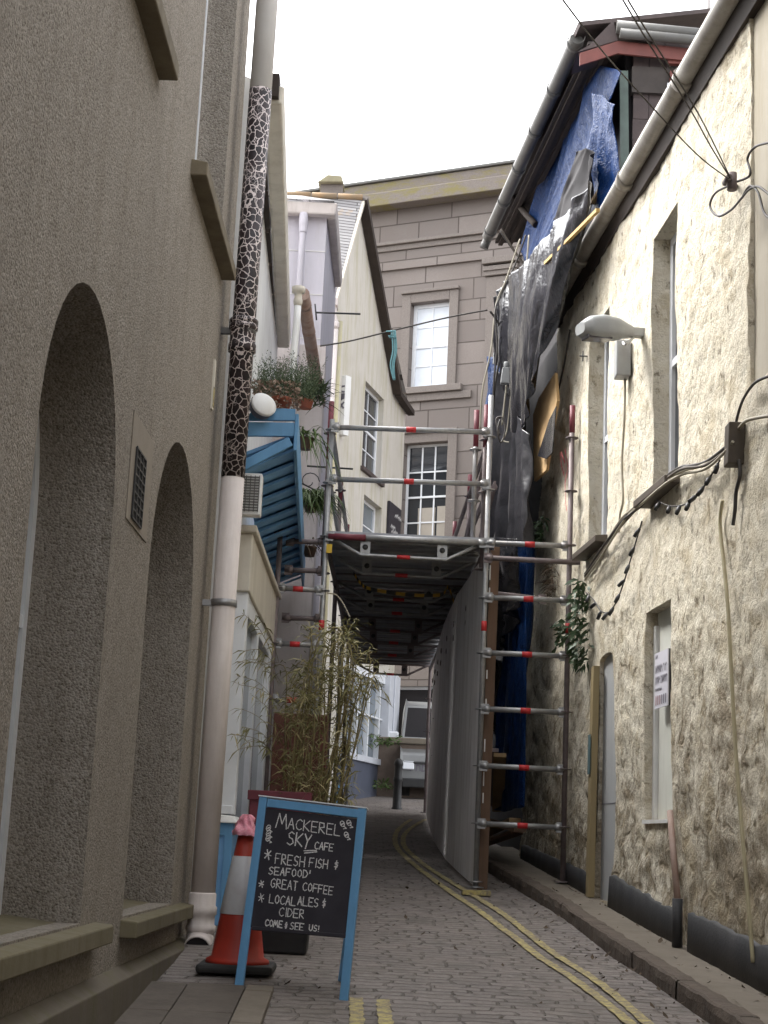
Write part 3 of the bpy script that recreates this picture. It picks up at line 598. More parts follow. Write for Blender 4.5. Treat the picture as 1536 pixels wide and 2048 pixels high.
# brown half round gutter above the canopy, with a hopper and a white downpipe
s = MB(); a, b = atY(606, 588, 14.5), atY(640, 808, 17.6); n = 26
def gut(u, v):
    p = a.lerp(b, u); th = math.pi * (v - .5) * 1.02 - math.pi / 2; return p + V((math.cos(th) * .062, 0, math.sin(th) * .062))
s.tube([a, a.lerp(b, .5), b], .062, 14)
for k in range(5):
    t = .08 + .22 * k; p = a.lerp(b, t); d = (b - a).normalized() * .025
    s.tube([p - d, p + d], .066, 12)
s.build('rusty_gutter', M['rust'], cf, solid=.006)
s = MB(); h = atY(597, 585, 14.0); s.lathe(h - V((0, 0, .10)), [(.034, -.03), (.042, 0), (.042, .03), (.036, .035), (.036, .09), (.062, .10), (.062, .15), (.058, .15)], 16); hp = s.build('hopper', M['cream'], cf)
s = MB(); e = atY(588, 705, 14.0); s.tube([h - V((0, 0, .08)), h - V((0, 0, .3)), e, e - V((0.0, 0, .8))], .033, 12); s.build('downpipe', M['white'], hp)

# blue slatted canopy
cn = thing('blue_canopy', 'sky blue slatted timber canopy projecting over the cafe front with plants on it', 'canopy', (-.8, 14, 4.1))
OXc = lambda y: -.662 - .031 * (y - 11); IX = lambda y: -1.005 - .035 * (y - 11)
oz, iz = 4.27, 4.09
s = MB(); y0, y1 = 11.0, 17.0
k = 0; y = y0 + .12
while y < y1:
    L = .40; a, b = y, min(y + L, y1); j = rnd(-.006, .006)
    s.hexa([(IX(a), a, iz - .02 + j), (OXc(a), a, oz - .04 + j), (OXc(b), b, oz + .0 + j), (IX(b), b, iz + .02 + j), (IX(a), a, iz + .002 + j), (OXc(a), a, oz - .018 + j), (OXc(b), b, oz + .022 + j), (IX(b), b, iz + .042 + j)]); y += L + .004
s.build('slats', M['bluelift'], cn)
s = MB(); s.hexa([(IX(y0) - .02, y0 + .1, iz + .075), (OXc(y0), y0 + .1, oz + .055), (OXc(y1), y1, oz + .045), (IX(y1) - .02, y1, iz + .065), (IX(y0) - .02, y0 + .1, iz + .10), (OXc(y0), y0 + .1, oz + .08), (OXc(y1), y1, oz + .07), (IX(y1) - .02, y1, iz + .09)]); s.build('backing_board', M['bluelift'], cn)
for y in [11.95 + .85 * k for k in range(6)]:
    s = MB(); s.beam((IX(y) - .01, y, iz + .05), (OXc(y), y, oz + .03), .035, .05); s.build('joist', M['bluelift'], cn)
s = MB(); s.beam((OXc(y0) + .014, y0 - .02, oz + .06), (OXc(y1) + .014, y1, oz + .04), .026, .27); s.build('outer_board', M['blue'], cn, bev=.005)
tl, tr = atY(506, 843, 10.99), atY(588, 848, 10.99)
s = MB(); z = oz + .015; s.prism([(IX(11) - .05, 10.985, z + .0), (OXc(11), 10.985, z + .015), (OXc(11), 10.985, z + .115), (IX(11) - .02, 10.985, z + .105)], (0, .03, 0)); s.build('end_board', M['blue'], cn, bev=.004)
s = MB(); s.prism([(IX(11) - .02, 10.98, z + .115), (OXc(11), 10.98, z + .13), (OXc(11) + .0, 10.98, z + .215), (IX(11) + .06, 10.98, z + .215)], (0, .03, 0)); s.build('end_board', M['blue'], cn, bev=.004)
s = MB(); s.beam((IX(11) - .03, 10.985, iz - .04), (OXc(11) - .02, 10.985, oz - .01), .04, .07); s.build('brace', M['blue'], cn, bev=.004)
for y in (10.99, 11.6):
    pass
# white lamp dish, vent, pot and plants on the canopy
t = thing('round_lamp', 'round white bulkhead lamp tilted beside the canopy end board', 'lamp', atY(527, 812, 10.95))
c = atY(527, 810, 10.9); ax = V((.45, -.80, .35)).normalized()
s = MB(); s.lathe(c, [(.05, -.10), (.085, -.06), (.088, 0)], 24, ax); s.build('housing', M['navy'], t)
s = MB(); s.lathe(c, [(.092, -.008), (.094, .012), (.085, .018), (.06, .032), (.02, .04), (.001, .041)], 24, ax, cap=False); s.build('diffuser', M['white'], t)
t = thing('wall_vent', 'white plastic louvred vent box under the blue canopy beside the drainpipe', 'vent', atY(503, 985, 11.0))
a, b = atY(482, 945, 11.0), atY(520, 1030, 11.0)
s = MB(); s.box(a.x, b.x, 11.0, 11.12, b.z, a.z); s.build('case', M['white'], t, bev=.008)
s = MB()
for k in range(13): z = b.z + .03 + (a.z - b.z - .06) * k / 12; s.box(a.x + .01, b.x - .015, 10.99, 10.998, z - .004, z + .004)
for k in range(5): x = a.x + .012 + (b.x - a.x - .03) * k / 4; s.box(x - .003, x + .003, 10.986, 10.9895, b.z + .02, a.z - .02)
s.build('louvre', M['guttergrey'], t)
t = thing('flower_pot', 'terracotta pot on the end of the blue canopy holding rosemary and dry flower heads', 'plant pot', atY(562, 824, 11.06))
c = atY(561, 828, 11.1); s = MB(); s.lathe(c, [(.055, 0), (.07, .085), (.078, .085), (.08, .115), (.072, .117), (.06, .10)], 20); s.build('pot', M['terracotta'], t)
s = MB()
for i in range(520):
    q = atY(rnd(505, 600), rnd(762, 815), rnd(10.95, 11.45)) + V((0, 0, 0)); r = rnd(.006, .013)
    q.z -= max(0, (q.x + .72)) * .25
    for k in range(3): s.leaf(q, (rnd(-1, 1), rnd(-1, 1), rnd(-.2, 1)), r * 2.4, r * 1.7, 0, .1)
s.build('dry_flower_head', M['sedum'], t)
s = MB()
for i in range(420):
    bx = rnd(0, 1); base = atY(512 + 118 * bx, 800 + rnd(-20, 5), rnd(11.0, 11.7)); h = rnd(.14, .36) * (1 - .3 * abs(bx - .45)); d = V((rnd(-.45, .45), rnd(-.4, .4), 1)).normalized()
    for k in range(17):
        p = base + d * (h * k / 17); s.leaf(p, d * .6 + V((rnd(-1, 1), rnd(-1, 1), rnd(-.3, .6))), rnd(.016, .03), .0055, 0, .1)
s.build('rosemary', M['leafdk'], t)
def spiky(t, c, n, L, mat, down=1.0, sx=1, sp=.09):
    s = MB()
    for i in range(n):
        d = V((rnd(-.5, 1) * sx, rnd(-1, .6), rnd(.1, .9))).normalized(); l = L * rnd(.5, 1.1); p = V(c) + V((rnd(-1, 1), rnd(-1, 1), rnd(-.4, .4))) * sp
        pts = [p + d * l * k / 6 - V((0, 0, down * l * (k / 6) ** 2 * .9)) for k in range(7)]; w_ = d.cross(V((0, 0, 1))).normalized()
        vs = []; 
        for k, q in enumerate(pts): ww = .0065 * (1 - (k / 6) ** 2) + .001; vs += [q - w_ * ww, q + w_ * ww]
        s.add(vs, [(2 * k, 2 * k + 1, 2 * k + 3, 2 * k + 2) for k in range(6)])
    return s.build('foliage', mat, t)
for nm, lb, c, n, L, mt, dn in (('trailing_plant', 'spiky plant with long thin arching leaves trailing off the blue canopy edge', atY(612, 872, 13.2), 46, .42, 'leafgr', 1.5),
                        ('rosemary_bush', 'dark green bush on the canopy beside the rusty gutter end', atY(612, 790, 13.0), 320, .22, 'leafdk', .5),
                        ('hanging_basket_plant', 'tufted green plant hanging beyond the canopy under the iron bracket', atY(622, 1000, 15.0), 320, .32, 'leafgr', 1.1),
                        ('dry_trailing_stem', 'dark dry stems hanging behind the far end of the canopy', atY(620, 1090, 16.0), 22, .4, 'litter', 1.2)):
    t = thing(nm, lb, 'plant', c); spiky(t, c, n, L, M[mt], dn, 1, .16 if 'bush' in nm or 'hanging' in nm else .09)
    s = MB(); s.lathe(V(c) - V((.0, 0, .12)), [(.05, 0), (.075, .1), (.08, .1), (.07, .09)], 12); s.build('pot', M['stud'] if 'rose' not in nm else M['terracotta'], t)
t = thing('hanging_bracket', 'black wrought iron scroll bracket on the pink wall above a hanging plant', 'bracket', atY(640, 972, 16.9))
c = atY(640, 960, 16.6); s = MB(); s.tube([atY(600, 965, 16.6), atY(636, 983, 16.6), atY(672, 985, 16.6)], .009, 6)
s.tube([atY(618, 968, 16.6) + V((math.cos(k * .5) * (.11 - k * .006), 0, math.sin(k * .5) * (.11 - k * .006) + .03)) for k in range(13)], .006, 6); s.build('scroll', M['black'], t)
s = MB(); q = atY(632, 995, 16.6); s.lathe(q, [(.02, .06), (.07, 0), (.075, -.02), (.05, -.04), (.001, -.045)], 14); s.build('lamp_shade', M['greywhite'], t)

# ================================================================== LEFT: PALE TOWER HOUSE (lilac above, pink below)
th = thing('lilac_house', 'narrow pale lilac rendered house with corner gutter and white downpipe behind the cafe', 'building', (-1.5, 18.5, G(18)))
tz = atY(600, 428, 17.3).z; xr = atY(645, 600, 17.3).x
s = MB(); s.hexa([(-4, 17.3, 1), (xr, 17.3, 1), (xr + .05, 19.9, 1), (-4, 19.9, 1), (-4, 17.3, tz), (xr, 17.3, tz), (xr + .05, 19.9, tz), (-4, 19.9, tz)]); s.build('wall', M['lilac'], th)
s = MB(); xr2 = atY(648, 800, 17.28).x; zl2 = atY(600, 690, 17.28).z
s.hexa([(-2.6, 17.26, 1), (-.745, 17.26, 1), (-.95, 24.7, 1), (-2.6, 24.7, 1), (-2.6, 17.26, zl2), (xr2 - .01, 17.26, zl2), (xr2 - .22, 24.7, zl2), (-2.6, 24.7, zl2)]); s.build('lower_wall', M['pink'], th)  # front is real; unseen rear run added to keep sun off the hoarding
gx = xr + .10
s = MB(); s.hexa([(-4, 17.16, tz - .05), (gx, 17.16, tz - .05), (gx, 17.27, tz - .05), (-4, 17.27, tz - .05), (-4, 17.13, tz + .09), (gx + .02, 17.13, tz + .09), (gx + .02, 17.27, tz + .09), (-4, 17.27, tz + .09)])
s.hexa([(gx - .10, 17.275, tz - .05), (gx, 17.275, tz - .05), (gx + .02, 19.6, tz - .05), (gx - .08, 19.6, tz - .05), (gx - .10, 17.275, tz + .09), (gx + .02, 17.275, tz + .09), (gx + .04, 19.6, tz + .09), (gx - .08, 19.6, tz + .09)]); s.build('gutter', M['pinkwhite'], th, bev=.02)
s = MB(); q = atY(607, 440, 17.2); s.tube([q + V((0, -.01, .08)), q + V((0, .0, -.05)), q + V((0, .0, -.2)), V((q.x - .01, 17.2, 4.5))], [.05, .05, .038, .038], 12)
s.lathe(V((q.x, 17.2, q.z - .16)), [(.044, 0), (.046, .02), (.046, .09), (.042, .1)], 12); s.build('downpipe', M['lilac'], th)
s = MB(); zr = tz + .1; s.quad((-4, 17.1, zr), (gx - .02, 17.1, zr), (gx - .45, 18.0, zr + .42), (-4, 18.0, zr + .42)); s.quad((gx - .02, 17.1, zr), (gx - .0, 19.7, zr), (gx - .45, 19.4, zr + .42), (gx - .45, 18.0, zr + .42)); s.build('roof', M['slate'], th, uv=((0, 17, zr), (1, 0, 0), (0, .9, .42)))
s = MB()
for k in range(5):
    z = tz - .45 - k * .52; s.box(-4, xr + .003, 17.294, 17.2985, z, z + .012)
s.build('render_joint', M['greywhite'], th)
t = thing('iron_bar', 'thin dark horizontal iron bar sticking out at the top of the pink wall', 'bar', atY(660, 627, 17.1)); s = MB(); s.tube([atY(631, 625, 17.1), atY(721, 628, 17.1)], .011, 6); s.build('bar', M['black'], t); s = MB(); s.tube([atY(630, 608, 17.1), atY(633, 640, 17.1)], .01, 6); s.build('tie', M['black'], t)
t = thing('iron_bar', 'thin dark horizontal iron bar crossing behind the left scaffold standard', 'bar', atY(660, 935, 17.1)); s = MB(); s.tube([atY(614, 932, 17.1), atY(706, 938, 17.1)], .011, 6); s.build('bar', M['black'], t)

# ================================================================== GABLED HOUSE
gh = thing('gabled_house', 'stained cream gabled house with black bargeboard and slate roof beyond the scaffold', 'building', (-.4, 27, G(27)))
GPL = (V((-.99, 25, 0)), V((1, -.28, 0)))
gd = V((.28, 1, 0)).normalized(); gb = V((-1, .28, 0)).normalized(); gO = V((-.99, 25, 0))
PG = lambda u, z, d: gO + gd * u + V((0, 0, z)) + gb * d
def gp(px, py): q = onp(GPL, px, py); return ((q - gO).dot(gd), q.z)
ul, zl_ = gp(657, 612); ua, za = gp(716, 404); ur, zr_ = gp(811, 826); uk, zk_ = gp(786, 792)
def sec(u): return za - (za - zl_) * (ua - u) / (ua - ul) if u < ua else (za - (za - zk_) * (u - ua) / (uk - ua) if u < uk else zk_ - (zk_ - zr_) * (u - uk) / (ur - uk))
w1 = (*gp(731, 770)[:1], gp(768, 800)[0], gp(729, 938)[1], gp(738, 768)[1]); w1 = (w1[0], w1[1], w1[2] + .0, w1[3], 0)
w2 = (gp(728, 1000)[0], gp(763, 1030)[0], gp(728, 1092)[1], gp(728, 988)[1], 0)
s = MB(); zt = min(zl_, zr_) - .02
wall(s, PG, [ul, ur], [1.2, zt], [w1, w2], .16)
s.prism([PG(ul, zt, 0), PG(ur, zt, 0), PG(ur, zr_, 0), PG(uk, zk_, 0), PG(ua, za, 0), PG(ul, zl_, 0)], gb * .3)
s.quad(PG(ul, 1.2, 0), PG(ul, 1.2, 4), PG(ul, zl_, 4), PG(ul, zl_, 0)); s.quad(PG(ur, 1.2, 0), PG(ur, 1.2, 4), PG(ur, zr_, 4), PG(ur, zr_, 0))
s.build('wall', M['gable'], gh)
window(gh, PG, *w1[:4], .10, 2, 4, name='window'); window(gh, PG, *w2[:4], .12, 1, 2, name='window', sash=False, gm='glass2')
s = MB(); pbox(s, PG, w1[0] - .07, w1[1] + .1, w1[2] - .07, w1[2], -.06, .12); s.build('sill', M['tile'], gh)
s = MB(); a, b, c = PG(ua, za + .05, -.09), PG(uk, zk_ + .05, -.09), PG(ur + .1, zr_ + .02, -.09)
s.beam(a, b, .10, .16, gb); s.beam(b, c, .10, .13, gb); s.build('bargeboard', M['fasciadk'], gh)
s = MB(); o1 = -.08
rbk = V((-5, 0, 0)); s.quad(PG(ul - .02, zl_ + .03, o1), PG(ua, za + .06, o1), PG(ua, za + .06, o1) + rbk, PG(ul - .02, zl_ + .03, o1) + rbk)
s.quad(PG(ua, za + .06, o1), PG(ur + .1, zr_, o1), PG(ur + .1, zr_, 4), PG(ua, za + .06, 4)); e_ = (PG(ua, za, 0) - PG(ul, zl_, 0)).normalized()
s.build('roof', M['slate'], gh, uv=(PG(ul, zl_, 0), (-1, 0, 0), e_))
s = MB(); a, b = PG(ul, zl_, o1), PG(ua, za, o1); s.beam(a, b, .05, .09, gb); s.build('verge', M['cream'], gh)
s = MB()
for k in range(9): s.tube([PG(ua, za + .07, o1) - V((k * .45, 0, 0)), PG(ua, za + .07, o1) - V((k * .45 + .43, 0, 0))], .06, 10)
s.build('ridge_tile', pm('orange_lichen_ridge', (.30, .19, .10), (.20, .16, .11), 6, .9, bump=.4), gh)
s = MB(); c = atY(664, 378, 27.2); s.box(c.x - .2, c.x + .2, 27.0, 27.6, c.z - .25, c.z + .01); ch = s.build('chimney', M['granite'], gh)
s = MB(); s.prism([c + V((-.26, -.3, -.0)), c + V((.21, -.3, .02)), c + V((.17, -.3, .14)), c + V((-.08, -.3, .15))], (.03, .5, 0)); s.build('chimney_cap', pm('yellow_lichen_stone', (.34, .31, .20), (.26, .235, .16), 5, .9, bump=.4), ch, bev=.02)
s = MB(); q = atY(662, 606, 24.8); s.box(q.x - .11, q.x + .11, 24.7, 25.0, q.z - .06, q.z + .06); s.tube([q + V((.06, 0, -.02)), q + V((.06, 0, -.22)), q + V((.10, 0, -.32)), q + V((.10, 0, -.5))], .04, 10)
s.tube([q + V((.10, 0, -.45)), V((q.x + .09, 24.8, 5)), V((q.x + .12, 24.8, 2.0))], .045, 10); s.lathe(q + V((.10, 0, -.42)), [(.05, 0), (.055, .03), (.055, .07), (.05, .1)], 10); s.build('downpipe', M['pink'], gh)
s = MB(); s.tube([PG(ul + .5, zl_ - .1, -.05), PG(ul + .5, 2, -.05)], .05, 10); s.build('soil_pipe', pm('mossy_cream_pipe', (.42, .38, .22), (.36, .33, .25), 4, .7), gh)
# vertical box sign: three letters read downwards
LT = {'A': [[(0, 0), (.5, 1), (1, 0)], [(.2, .38), (.8, .38)]], 'B': [[(0, 0), (0, 1), (.7, .95), (.75, .6), (0, .52), (.9, .42), (.85, .05), (0, 0)]], 'C': [[(1, .85), (.6, 1), (.15, .8), (0, .45), (.2, .1), (.6, 0), (1, .15)]], 'D': [[(0, 0), (0, 1), (.6, .9), (1, .5), (.6, .08), (0, 0)]],
      'E': [[(1, 1), (0, 1), (0, 0), (1, 0)], [(0, .5), (.8, .5)]], 'F': [[(1, 1), (0, 1), (0, 0)], [(-.1, .52), (.75, .52)]], 'G': [[(1, .85), (.55, 1), (.1, .75), (.05, .3), (.45, 0), (.9, .2), (.9, .48), (.55, .48)]], 'H': [[(0, 0), (0, 1)], [(1, 0), (1, 1)], [(0, .5), (1, .5)]],
      'I': [[(.5, 0), (.5, 1)]], 'K': [[(0, 0), (0, 1)], [(.95, 1), (.05, .45), (1, 0)]], 'L': [[(0, 1), (0, 0), (1, 0)]], 'M': [[(-.15, 0), (.12, 1), (.5, .3), (.85, 1), (1.1, 0)]], 'O': [[(.5, 1), (.1, .75), (.08, .25), (.5, 0), (.92, .25), (.9, .75), (.5, 1)]],
      'R': [[(0, 0), (0, 1), (.75, .95), (.8, .6), (.05, .48), (1, 0)]], 'S': [[(.95, .88), (.5, 1), (.1, .8), (.25, .55), (.75, .45), (.9, .2), (.5, 0), (.0, .12)]], 'T': [[(0, 1), (1, 1)], [(.5, 1), (.5, 0)]], 'U': [[(0, 1), (.05, .25), (.45, 0), (.9, .25), (1, 1)]], 'X': [[(0, 0), (1, 1)], [(0, 1), (1, 0)]],
      'Y': [[(0, 1), (.5, .5), (1, 1)], [(.5, .5), (.3, -.1)]], '!': [[(.5, 1), (.45, .35)], [(.42, .08), (.42, 0)]], '*': [[(.1, .15), (.9, .9)], [(.75, 0), (.3, 1)], [(0, .6), (1, .42)]], '&': [[(.9, .7), (.3, .75), (.25, .55), (.8, .45), (.75, .15), (.15, .2)], [(.55, 1), (.5, -.1)]], "'": [[(.5, 1), (.45, .6)]]}
def strokes(s, pts, wd, nrm, lift, m=0):
    """flat ribbon along a polyline of 3-D points"""
    pts = [V(p) for p in pts]
    for p, q in zip(pts, pts[1:]):
        d = (q - p)
        if d.length < 1e-6: continue
        d.normalize(); x = d.cross(V(nrm)).normalized() * wd / 2; o = V(nrm) * lift; e = d * wd * .3
        s.quad(p - x + o - e, q - x + o + e, q + x + o + e, p + x + o - e, m)
t = thing('box_sign', 'slim white vertical box sign with three dark letters on the gabled house corner', 'sign', atY(692, 880, 25.7))
SY = 25.7; a, b = atY(680, 870, SY), atY(703, 752, SY); xm = atY(690, 800, SY).x; ld = atY(679, 800, SY).x
s = MB(); s.hexa([(ld, SY, a.z), (xm, SY - .04, a.z), (b.x, SY + .05, a.z), (ld, SY + .15, a.z), (ld, SY, b.z), (xm, SY - .04, b.z), (b.x, SY + .05, b.z), (ld, SY + .15, b.z)]); s.build('case', M['white'], t, bev=.006)
zc = b.z - .19; fx = V((xm - ld, -.04, 0)).normalized(); fn = V((-.04, -(xm - ld), 0)).normalized()
fn = fn if fn.y < 0 else -fn
for ch in 'UBX':
    s = MB()
    for st in LT[ch]: strokes(s, [V((ld, SY, zc - .10 * p[0])) + fx * (.010 + .070 * p[1]) for p in st], .03, fn, .006)
    s.build('letter', M['ink'], t); zc -= .14
# chalk sign on the gabled house
t = thing('menu_board', 'dark hanging board with pale scribbles on the gabled house wall', 'sign', PG(gp(785, 1040)[0], 4.6, -.05))
u0, u1 = gp(773, 1040)[0], gp(797, 1040)[0]; z1 = gp(773, 1000)[1]; z0 = gp(773, 1085)[1]
s = MB(); pbox(s, PG, u0, u1, z0, z1, -.05, -.002); s.build('board', M['board'], t)
s = MB(); nn = gb * -1
for (fu, fz, n, h) in ((.45, .72, 6, .10), (.15, .40, 4, .07), (.2, .28, 6, .09), (.35, .12, 5, .07)):
    for k in range(n): uu = u0 + (u1 - u0) * (fu + .09 * k); strokes(s, [PG(uu, z0 + (z1 - z0) * fz + rnd(-.02, .02), -.05), PG(uu + .06, z0 + (z1 - z0) * fz + h * rnd(.4, 1), -.05), PG(uu + .09, z0 + (z1 - z0) * fz, -.05)], .018, nn, .003)
s.build('scribble', M['chalk'], t)
# shop front below the gantry
sf = MB(); a = gp(676, 1480)[0]; b = gp(772, 1480)[0]
zf0, zf1 = gp(700, 1520)[1], gp(700, 1345)[1]
pbox(sf, PG, a, b, 1.2, zf0, -.10, -.002); sfo = sf.build('stall_riser', M['navy'], gh)
sf = MB(); pbox(sf, PG, a - .05, b, zf0, zf0 + .10, -.15, -.002); sfs = sf.build('shop_sill', M['shop'], gh)
sf = MB(); N_ = 4
for k in range(N_ + 1):
    u = a + (b - a - .2) * k / N_; pbox(sf, PG, u, u + .06, zf0 + .1, zf1, -.10, -.004)
zt_ = zf0 + (zf1 - zf0) * .55; pbox(sf, PG, a, b, zt_, zt_ + .03, -.095, -.01); pbox(sf, PG, a, b, zf1, zf1 + .15, -.12, -.004); so_ = sf.build('shop_window', M['frame'], gh)
sf = MB(); sf.quad(PG(a, zf0 + .1, -.02), PG(b, zf0 + .1, -.02), PG(b, zf1, -.02), PG(a, zf1, -.02)); sf.build('pane', M['glass2'], so_)
sf = MB(); u = gp(765, 1430)[0]; pbox(sf, PG, u - .35, u + .35, 1.9, zf1 + .2, -.22, -.002); pbox(sf, PG, u - .1, u + .1, 2.2, zf1 + .2, -.25, -.221); sf.build('pilaster', M['shop'], gh, bev=.02)

# ================================================================== GRANITE BUILDING ACROSS THE END
bb = thing('granite_building', 'tall brown granite building with cornice and sash windows closing the street', 'building', (1.5, 32, G(32)))
bO = V((0, 32, 0)); bdv = V((1, -.465, 0)).normalized(); bn = V((.465, 1, 0)).normalized()
BPL = (bO, V((.465, 1, 0)))
PBk = lambda u, z, d: bO + bdv * u + V((0, 0, z)) + bn * d
def bp(px, py): q = onp(BPL, px, py); return ((q - bO).dot(bdv), q.z)
def brect(l, r, t, b): return (bp(l, (t + b) / 2)[0], bp(r, (t + b) / 2)[0], bp((l + r) / 2, b)[1], bp((l + r) / 2, t)[1], 0)
W1 = brect(820, 897, 604, 774); W2 = brect(806, 893, 886, 1098); W3 = brect(778, 905, 1372, 1484)
zB = lambda y: bp(860, y)[1]
zpar, zc1, zc0, zst, zst2 = zB(360), zB(384), zB(411), zB(487), zB(533)
s = MB(); wall(s, PBk, [-5, 8], [1.5, zpar - .3], [W1, W2, W3], .22)
s.quad(PBk(-5, 1.5, 0), PBk(-5, 1.5, 6), PBk(-5, zpar, 6), PBk(-5, zpar, 0)); s.quad(PBk(-5, zpar - .3, 0), PBk(8, zpar - .3, 0), PBk(8, zpar - .3, 6), PBk(-5, zpar - .3, 6))
s.build('wall', M['ashlar'], bb, uv=((0, 32, .12), bdv))
s = MB(); pbox(s, PBk, -5, 8, zc1, zpar, -.22, .5); s.build('parapet', M['granite_moss'], bb, bev=.02)
s = MB(); pbox(s, PBk, -5, 8, zc0, zc1 - .005, -.34, -.002); pbox(s, PBk, -5, 8, zpar + .003, zpar + .07, -.27, .5, 1); s.build('cornice', [M['granite_moss'], M['guttergrey']], bb, bev=.015)
s = MB(); pbox(s, PBk, -5, 8, zst - .10, zst + .02, -.10, -.002); pbox(s, PBk, -5, 8, zst + .021, zst + .09, -.16, -.002); s.build('string_course', M['granite'], bb, bev=.012)
s = MB(); pbox(s, PBk, -5, 8, zst2, zst - .11, -.06, -.002); s.build('frieze', M['ashlar'], bb, uv=((.3, 32, .2), bdv))
for l, r in ((722, 748), (968, 1040)):
    a = bp(l, 540)[0]; b = bp(r, 540)[0]; s = MB()
    for k, (zz, oo) in enumerate(((zst2 - .14, .16), (zst2 - .28, .12), (zst2 - .38, .09))): pbox(s, PBk, a + .02 * k, b - .02 * k, zz, zz + (.135 if k == 0 else .10), -oo, -.002)
    pbox(s, PBk, a + .08, b - .08, zst2 - 4.6, zst2 - .4, -.045, -.002); s.build('pilaster', M['granite'], bb, bev=.01)
for W in (W1, W2):
    a, b, c, d, _ = W; s = MB(); e = .2
    pbox(s, PBk, a - e, a, c, d + e, -.05, .0); pbox(s, PBk, b, b + e, c, d + e, -.05, .0); pbox(s, PBk, a, b, d, d + e, -.05, .0)
    pbox(s, PBk, a - e - .02, b + e + .02, d + e + .002, d + e + .07, -.10, .0); s.build('window_surround', M['granite'], bb, bev=.012)
    s = MB(); pbox(s, PBk, a - .35, b + .35, c - .14, c, -.12, .1); pbox(s, PBk, a - .55, b + .55, c - .30, c - .145, -.06, -.002); s.build('sill', M['granite'], bb, bev=.01)
wo1 = window(bb, PBk, *W1[:4], .13, 2, 4, fw=.08, pane='blind', label='upper sash window with white blind drawn behind it')
wo2 = window(bb, PBk, *W2[:4], .13, 3, 4, fw=.05, bar=.03, label='tall dark sash window with white glazing bars')
# things standing behind the dark window
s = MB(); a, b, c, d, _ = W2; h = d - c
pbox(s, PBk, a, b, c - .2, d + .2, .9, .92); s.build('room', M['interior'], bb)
s = MB(); pbox(s, PBk, a + .28, a + .66, c + h * .08, c + h * .40, .158, .159); pbox(s, PBk, a + .70, a + 1.05, c + h * .08, c + h * .41, .158, .159); s.build('seat_backs', M['carton'], wo2)
s = MB(); a, b, c, d, _ = W3; window(bb, PBk, a, b, c, d, .12, 1, 1, fm='shop', sash=False, pane='interior')
# low garden wall
t = thing('garden_wall', 'low brown stone wall with pale coping and weeds in front of the granite building', 'wall', atY(778, 1560, 28.5))
a, b = atY(757, 1480, 28.5), atY(830, 1562, 28.5); s = MB(); s.box(a.x, b.x + .3, 28.5, 28.9, b.z - .5, a.z - .05); s.build('wall', pm('brown_rubble_wall', (.17, .13, .105), (.11, .085, .07), 6, .9, bump=.8, bscale=14), t)
s = MB(); s.box(a.x - .04, b.x + .3, 28.44, 28.95, a.z - .048, a.z + .06); s.build('coping', M['paving'], t, bev=.02)
s = MB()
for i in range(160): p = V((rnd(a.x - .2, a.x + .35), rnd(28.2, 28.4), random.choice((a.z - .05, b.z - .12)) + rnd(-.06, .1))); s.leaf(p, (rnd(-1, 1), -.4, rnd(-.3, 1)), .12, .03)
tag(s.build('weeds', M['leafgr']), 'yellowish weeds growing along the low brown garden wall', 'weeds', kind=None)
# litter bin like board (blue a-board) beside the shop
t = thing('small_board', 'small blue board leaning against the shop front under the scaffold', 'sign', atG(679, 1612))
s = MB(); bq = atG(679, 1612).y; a, b = atY(672, 1612, bq), atY(686, 1565, bq); s.prism([V((a.x, bq - .1, a.z)), V((b.x, bq - .1, a.z)), V((b.x - .02, bq + .1, b.z)), V((a.x + .02, bq + .1, b.z))], (0, .03, 0)); s.build('board', M['blue'], t)
# bollard
t = thing('bollard', 'black iron bollard standing in front of the parked van', 'bollard', atY(793, 1628, 25)); c = atY(793, 1630, 25); s = MB()
s.lathe(c, [(.085, 0), (.085, .1), (.07, .12), (.062, .5), (.072, .52), (.072, .56), (.062, .58), (.058, .74), (.07, .76), (.07, .79), (.05, .84), (.02, .86)], 16); s.build('post', M['black'], t)
# van, mostly hidden by the hoarding
VY = 28.0; vz = atY(830, 1606, VY).z; vx0 = atY(800, 1520, VY).x; vw = 1.85; vc = vx0 + vw / 2
vn = thing('parked_van', 'grey van parked nose towards the camera behind the hoarding', 'van', (vc, VY, vz))
def vp(x, y, z): return V((vc + x, VY + y, vz + z))
hw = vw / 2
s = MB(); prof = [(0, .32), (0, .72), (.05, .86), (.75, 1.0), (1.35, 1.78), (1.6, 1.88), (4.3, 1.88), (4.4, .32)]
def ring(x, k): return [vp(x * (1 - .10 * max(0, (z - .95) / .93) * k), y, z) for y, z in prof]
L_, R_ = ring(-hw, 1), ring(hw, 1); n = len(prof)
s.add(L_ + R_, [tuple(range(n))[::-1], tuple(range(n, 2 * n))] + [(i, i + n, (i + 1) % n + n, (i + 1) % n) for i in range(n)]); s.build('body', M['vanpaint'], vn, bev=.05)
def vquad(y0, z0, y1, z1, x0, x1, off):   # panel lying on the sloped front
    d = V((0, y1 - y0, z1 - z0)).normalized(); nrm = V((0, -d.z, d.y)) * off
    return [vp(x0[0], y0, z0) + nrm, vp(x0[1], y0, z0) + nrm, vp(x1[1], y1, z1) + nrm, vp(x1[0], y1, z1) + nrm]
s = MB(); s.add(vquad(.79, 1.04, 1.32, 1.74, (-hw * .93, hw * .93), (-hw * .86, hw * .86), .006), [(0, 1, 2, 3)]); s.build('windscreen', M['interior'], vn)
s = MB(); s.box(vc - hw * .95, vc + hw * .95, VY - .04, VY, vz + .26, vz + .42); s.build('bumper', M['black'], vn, bev=.03)
s = MB(); s.box(vc - hw * .93, vc + hw * .93, VY - .012, VY - .001, vz + .66, vz + .70); s.build('grille', M['black'], vn)
